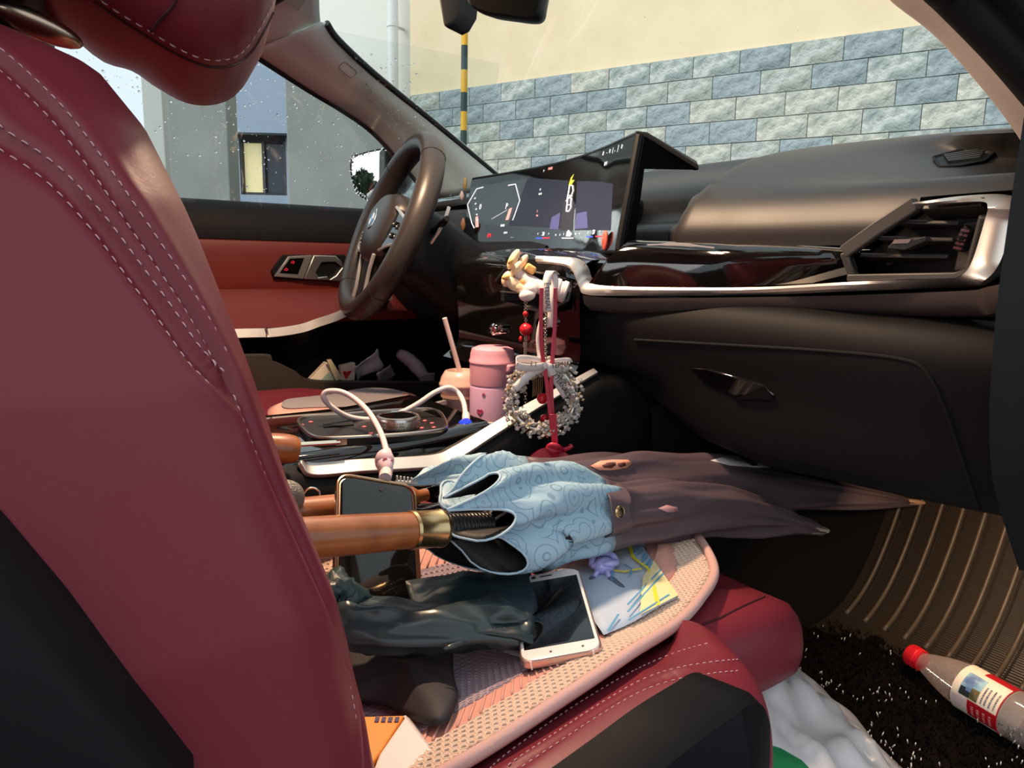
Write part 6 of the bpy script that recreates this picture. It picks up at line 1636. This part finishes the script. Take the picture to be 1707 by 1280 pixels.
# string of red beads on a fine chain
redb = mat('red_enamel', S(200, 24, 40), .3, coat=.3); silc = mat('old_silver', (.6, .52, .44), .25, metal=1)
bs_ = thing('bead_charm', 'red bead charm on a fine silver chain hanging below the vent ornament', 'charm', W(877, 490, 'y', -.055))
YB = -.056
def link_chain(pts, r, n, nm, p, m):
    P = spline(pts, n+1); g = []
    for i in range(n):
        c = (P[i]+P[i+1])/2; d = P[i+1]-P[i]; L_ = d.length*.62; d.normalize(); s = d.orthogonal().normalized(); s = s if i % 2 else d.cross(s)
        g.append(tube([c+d*L_*math.cos(q)+s*r*2.1*math.sin(q) for q in [2*PI*k/10 for k in range(10)]], r*.55, 5, closed=True))
    return ob(nm, g, m, p, angle=180)
link_chain([W(875, 490, 'y', YB), W(876, 505, 'y', YB), W(876, 518, 'y', YB)], .0010, 9, 'chain', bs_, silc)
ob('small_bead', ball(W(876, 523, 'y', YB), .0042, 14, 10), redb, bs_)
link_chain([W(876, 527, 'y', YB), W(877, 538, 'y', YB)], .0009, 4, 'chain', bs_, silc)
ob('large_bead', ball(W(877, 549, 'y', YB), .0095, 22, 16), redb, bs_)
for a, b in ((868, 565), (881, 564)): ob('drop_bead', ball(W(a, b, 'y', YB), .0026, 10, 8, 1, 1, 1.7), redb, bs_)
link_chain([W(876, 560, 'y', YB), W(876, 580, 'y', YB), W(875, 606, 'y', YB), W(876, 660, 'y', YB), W(876, 718, 'y', YB)], .0011, 44, 'chain', bs_, silc)
ob('end_charm', tube([W(876, 718, 'y', YB), W(877, 732, 'y', YB), W(876, 745, 'y', YB)], [.0012, .0026, .001], 8), silc, bs_)

# beaded wreath (hangs clear of the console flank)
_W = W
W = lambda px, py, ax, v: _W(px, py, ax, v-.055)
wr_c = W(905, 664, 'y', -.10); wn2 = (CAM-wr_c).normalized(); wu2 = (V((0, 0, 1))-wn2*wn2.z).normalized(); wr2 = wu2.cross(wn2)
wt = thing('crystal_wreath', 'ring of clear crystal beads with a white bow hanging by a red cord', 'ornament', wr_c)
RW = .0415
def wpt(a, r=RW, h=0): return wr_c+(wr2*math.cos(a)+wu2*math.sin(a))*r+wn2*h
ob('ring_core', tube([wpt(2*PI*k/60) for k in range(60)], .004, 8, closed=True), mat('silver_wire', (.6, .56, .5), .3, metal=1), wt, angle=180)
rr = random.Random(14); random.seed(14)
cry = mat('crystal_bead', (.95, .93, .88), .05, trans=.55, spec=.8, ior=1.5); cry2 = mat('pearl_bead', S(222, 212, 214), .25, coat=.5); cry3 = mat('champagne_bead', S(214, 186, 140), .12, metal=.5)
for m_, n_, nm, rs_ in ((cry, 480, 'crystal_beads', (.0020, .0042)), (cry3, 130, 'champagne_beads', (.0016, .0030))):
    g = []
    for _ in range(n_):
        a = rr.uniform(0, 2*PI); q = rr.uniform(0, 2*PI); tr2 = rr.uniform(.004, .0140)
        c = wpt(a, RW+tr2*math.cos(q), abs(tr2*math.sin(q))*rr.choice((1, 1, 1, -1))); g.append(octa(c, rr.uniform(*rs_)))
    ob(nm, g, m_, wt, smooth=False, props=STUFF)
for _ in range(14):
    a = rr.uniform(0, 2*PI); q = rr.uniform(-.9, .9); ob('pearl', ball(wpt(a, RW+.010*math.sin(q), .0085*math.cos(q)), rr.uniform(.0026, .0042), 10, 7), cry2, wt, angle=180)
rib_m = mat('white_satin_ribbon', S(232, 222, 220), .4, sheen=.2)
ltr = mat('ribbon_print', S(70, 66, 66), .6)
# bow
bow_ = [(([(908, 606), (890, 600), (868, 598), (861, 602), (863, 610), (885, 613), (906, 610)]), .010), (([(912, 608), (925, 604), (945, 602), (949, 606), (946, 614), (928, 614), (912, 611)]), .010)]
for pts, w_ in bow_:
    ob('bow_loop', strip(spline([W(a, b, 'y', -.112-(.006 if i > len(pts)//2 else 0)) for i, (a, b) in enumerate(pts)], 30), (V((0, 0, 1))+wn2*.25), w_, .0006), rib_m, wt, angle=180)
t1 = [W(a, b, 'y', -.116) for a, b in ((906, 611), (890, 620), (872, 634), (858, 648))]; t2 = [W(a, b, 'y', -.118) for a, b in ((912, 610), (922, 626), (934, 644), (945, 662))]
ob('bow_tail', strip(spline(t1, 14), wu2, .010, .0006), rib_m, wt, angle=180)
ob('bow_tail', strip(spline(t2, 14), (wr2+wu2*.4), .011, .0006), rib_m, wt, angle=180)
ob('bow_knot', ball(W(909, 609, 'y', -.116), .0052, 12, 8, 1, .7, 1), rib_m, wt)
def rtext(s, px, py, y, dx, dy, size):
    o = W(px, py, 'y', y); ux = (W(px+dx, py+dy, 'y', y)-o).normalized(); uy = (CAM-o).normalized().cross(ux)
    words(s, o+(CAM-o).normalized()*.0012, ux, uy, size, ltr, wt, 'ribbon_lettering')
rtext('TERNAL', 937, 608, -.120, 10, -1, .0095); rtext('ETERNAL', 935, 641, -.1195, 10, 15, .0085); rtext('E T', 890, 607, -.120, 10, 1, .0075)
# hanging white ribbon with lettering
ob('hanging_ribbon', strip(spline([W(927, 458, 'y', -.088), W(917, 452, 'y', -.098), W(911, 470, 'y', -.104), W(910, 492, 'y', -.106), W(912, 520, 'y', -.106)], 24), wr2, [.010]*20+[.011]*4, .0006), rib_m, wt, angle=180)
ob('hanging_ribbon', strip(spline([W(920, 455, 'y', -.092), W(925, 470, 'y', -.098), W(920, 505, 'y', -.100), W(918, 545, 'y', -.102)], 20), wr2, .0095, .0006), rib_m, wt, angle=180)
ob('hanging_ribbon', strip(spline([W(903, 530, 'y', -.094), W(897, 560, 'y', -.094), W(899, 590, 'y', -.098), W(906, 608, 'y', -.108)], 20), wr2, .0055, .0006), rib_m, wt, angle=180)
rtext('ETERNAL', 912, 494, -.1085, .6, 10, .0085)
link_chain([W(910, 520, 'y', -.098), W(909, 560, 'y', -.098), W(910, 606, 'y', -.105)], .0009, 26, 'chain', wt, silc)
ob('inner_bead', ball(W(904, 664, 'y', -.095), .0075, 16, 12), redb, wt); ob('inner_bead', ball(W(907, 697, 'y', -.098), .0055, 14, 10), redb, wt); ob('inner_bead', ball(W(914, 642, 'y', -.096), .0034, 12, 8), redb, wt)
ob('inner_tassel', [tube(spline([W(888+k*3.2, 630, 'y', -.094), W(889+k*3, 645, 'y', -.094), W(888+k*2.7, 662-k, 'y', -.094)], 8), .0006, 5) for k in range(6)], mat('bronze_thread', (.30, .19, .10), .4, metal=.5), wt, angle=180)
# red cords with a knot and a disc
rc2 = mat('wine_red_cord', S(186, 40, 66), .4, coat=.2)
pn = thing('red_pendant', 'red disc pendant with a knot at the end of long red cords', 'pendant', W(926, 770, 'y', -.115))
for pts in ([(903, 480), (902, 530), (903, 580), (909, 620), (914, 660), (919, 705), (924, 742)], [(926, 480), (925, 540), (921, 600), (919, 640), (921, 690), (926, 742)]):
    ob('cord', strip(spline([W(a, b, 'y', -.112-.010*i/len(pts)) for i, (a, b) in enumerate(pts)], 40), wr2, .0052, .002), rc2, pn, bevel=.0005)
ob('wide_cord', strip(spline([W(922, 690, 'y', -.124), W(924, 720, 'y', -.124), W(925, 748, 'y', -.124), W(924, 775, 'y', -.122)], 12), wr2, .0085, .002), rc2, pn, bevel=.0005)
kc = W(926, 747, 'y', -.127)
ob('knot', [tube(spline([W(914, 745, 'y', -.126), W(920, 741, 'y', -.131), W(930, 744, 'y', -.134), W(936, 750, 'y', -.130), W(926, 752, 'y', -.132), W(916, 749, 'y', -.128)], 30, True), .0032, 8, closed=True), tube(spline([W(930, 748, 'y', -.130), W(940, 749, 'y', -.130), W(948, 747, 'y', -.131), W(953, 742, 'y', -.131)], 14), [.003]*11+[.0035, .004, .0035], 8)], rc2, pn, angle=180)
ob('disc', lathe([(0, -.0015), (.0335, -.0015), (.0345, -.0005), (.0345, .0005), (.0335, .0015), (0, .0015)], W(917, 789, 'y', -.120), (CAM-W(917, 789, 'y', -.120)), 48), mat('red_disc', S(206, 30, 52), .4), pn)

W = _W
# ================================================================== SMALL THINGS BY THE CONSOLE
bk = thing('buckle_cover', 'grey glittery seat belt buckle cover next to the burgundy seat back', 'buckle cover', W(475, 830, 'y', -.20))
ob('cover', ball(W(472, 832, 'y', -.20), 1, 20, 12, .022, .012, .020), mat('grey_glitter', (.24, .23, .20), .4, metal=.4, bump=(600, 1, .002)), bk, angle=180)
ob('belt_slot', box(W(476, 818, 'y', -.206), .016, .004, .004), rubber, bk)
ky = thing('key_ring', 'shiny key ring lying beside the console next to the wooden handle', 'keys', W(522, 828, 'y', -.17))
kc = W(520, 827, 'y', -.175)
ob('ring', tube([kc+V((.009*math.cos(q), .004*math.sin(q), .008*math.sin(q))) for q in [2*PI*k/24 for k in range(24)]], .0012, 6, closed=True), chrome, ky)
ob('key', [tube([kc+V((.004, -.003, -.006)), kc+V((.018, -.006, -.004))], .002, 6), ball(kc+V((.02, -.006, -.004)), .005, 12, 8, 1, .4, .8)], chrome, ky)
cl_ = thing('clear_clasp', 'row of tiny clear clasp teeth just beyond the dark phone', 'clasp', W(675, 800, 'y', -.20))
for k in range(6): ob('tooth', box(W(662+k*6, 797+k*.8, 'y', -.20), .0022, .002, .006), mat('clear_tooth', S(220, 214, 206), .15, coat=.5), cl_, bevel=.0005)
ob('clasp_bar', tube([W(660, 802, 'y', -.20), W(696, 806, 'y', -.20)], .0018, 8), MATS['clear_tooth'], cl_)
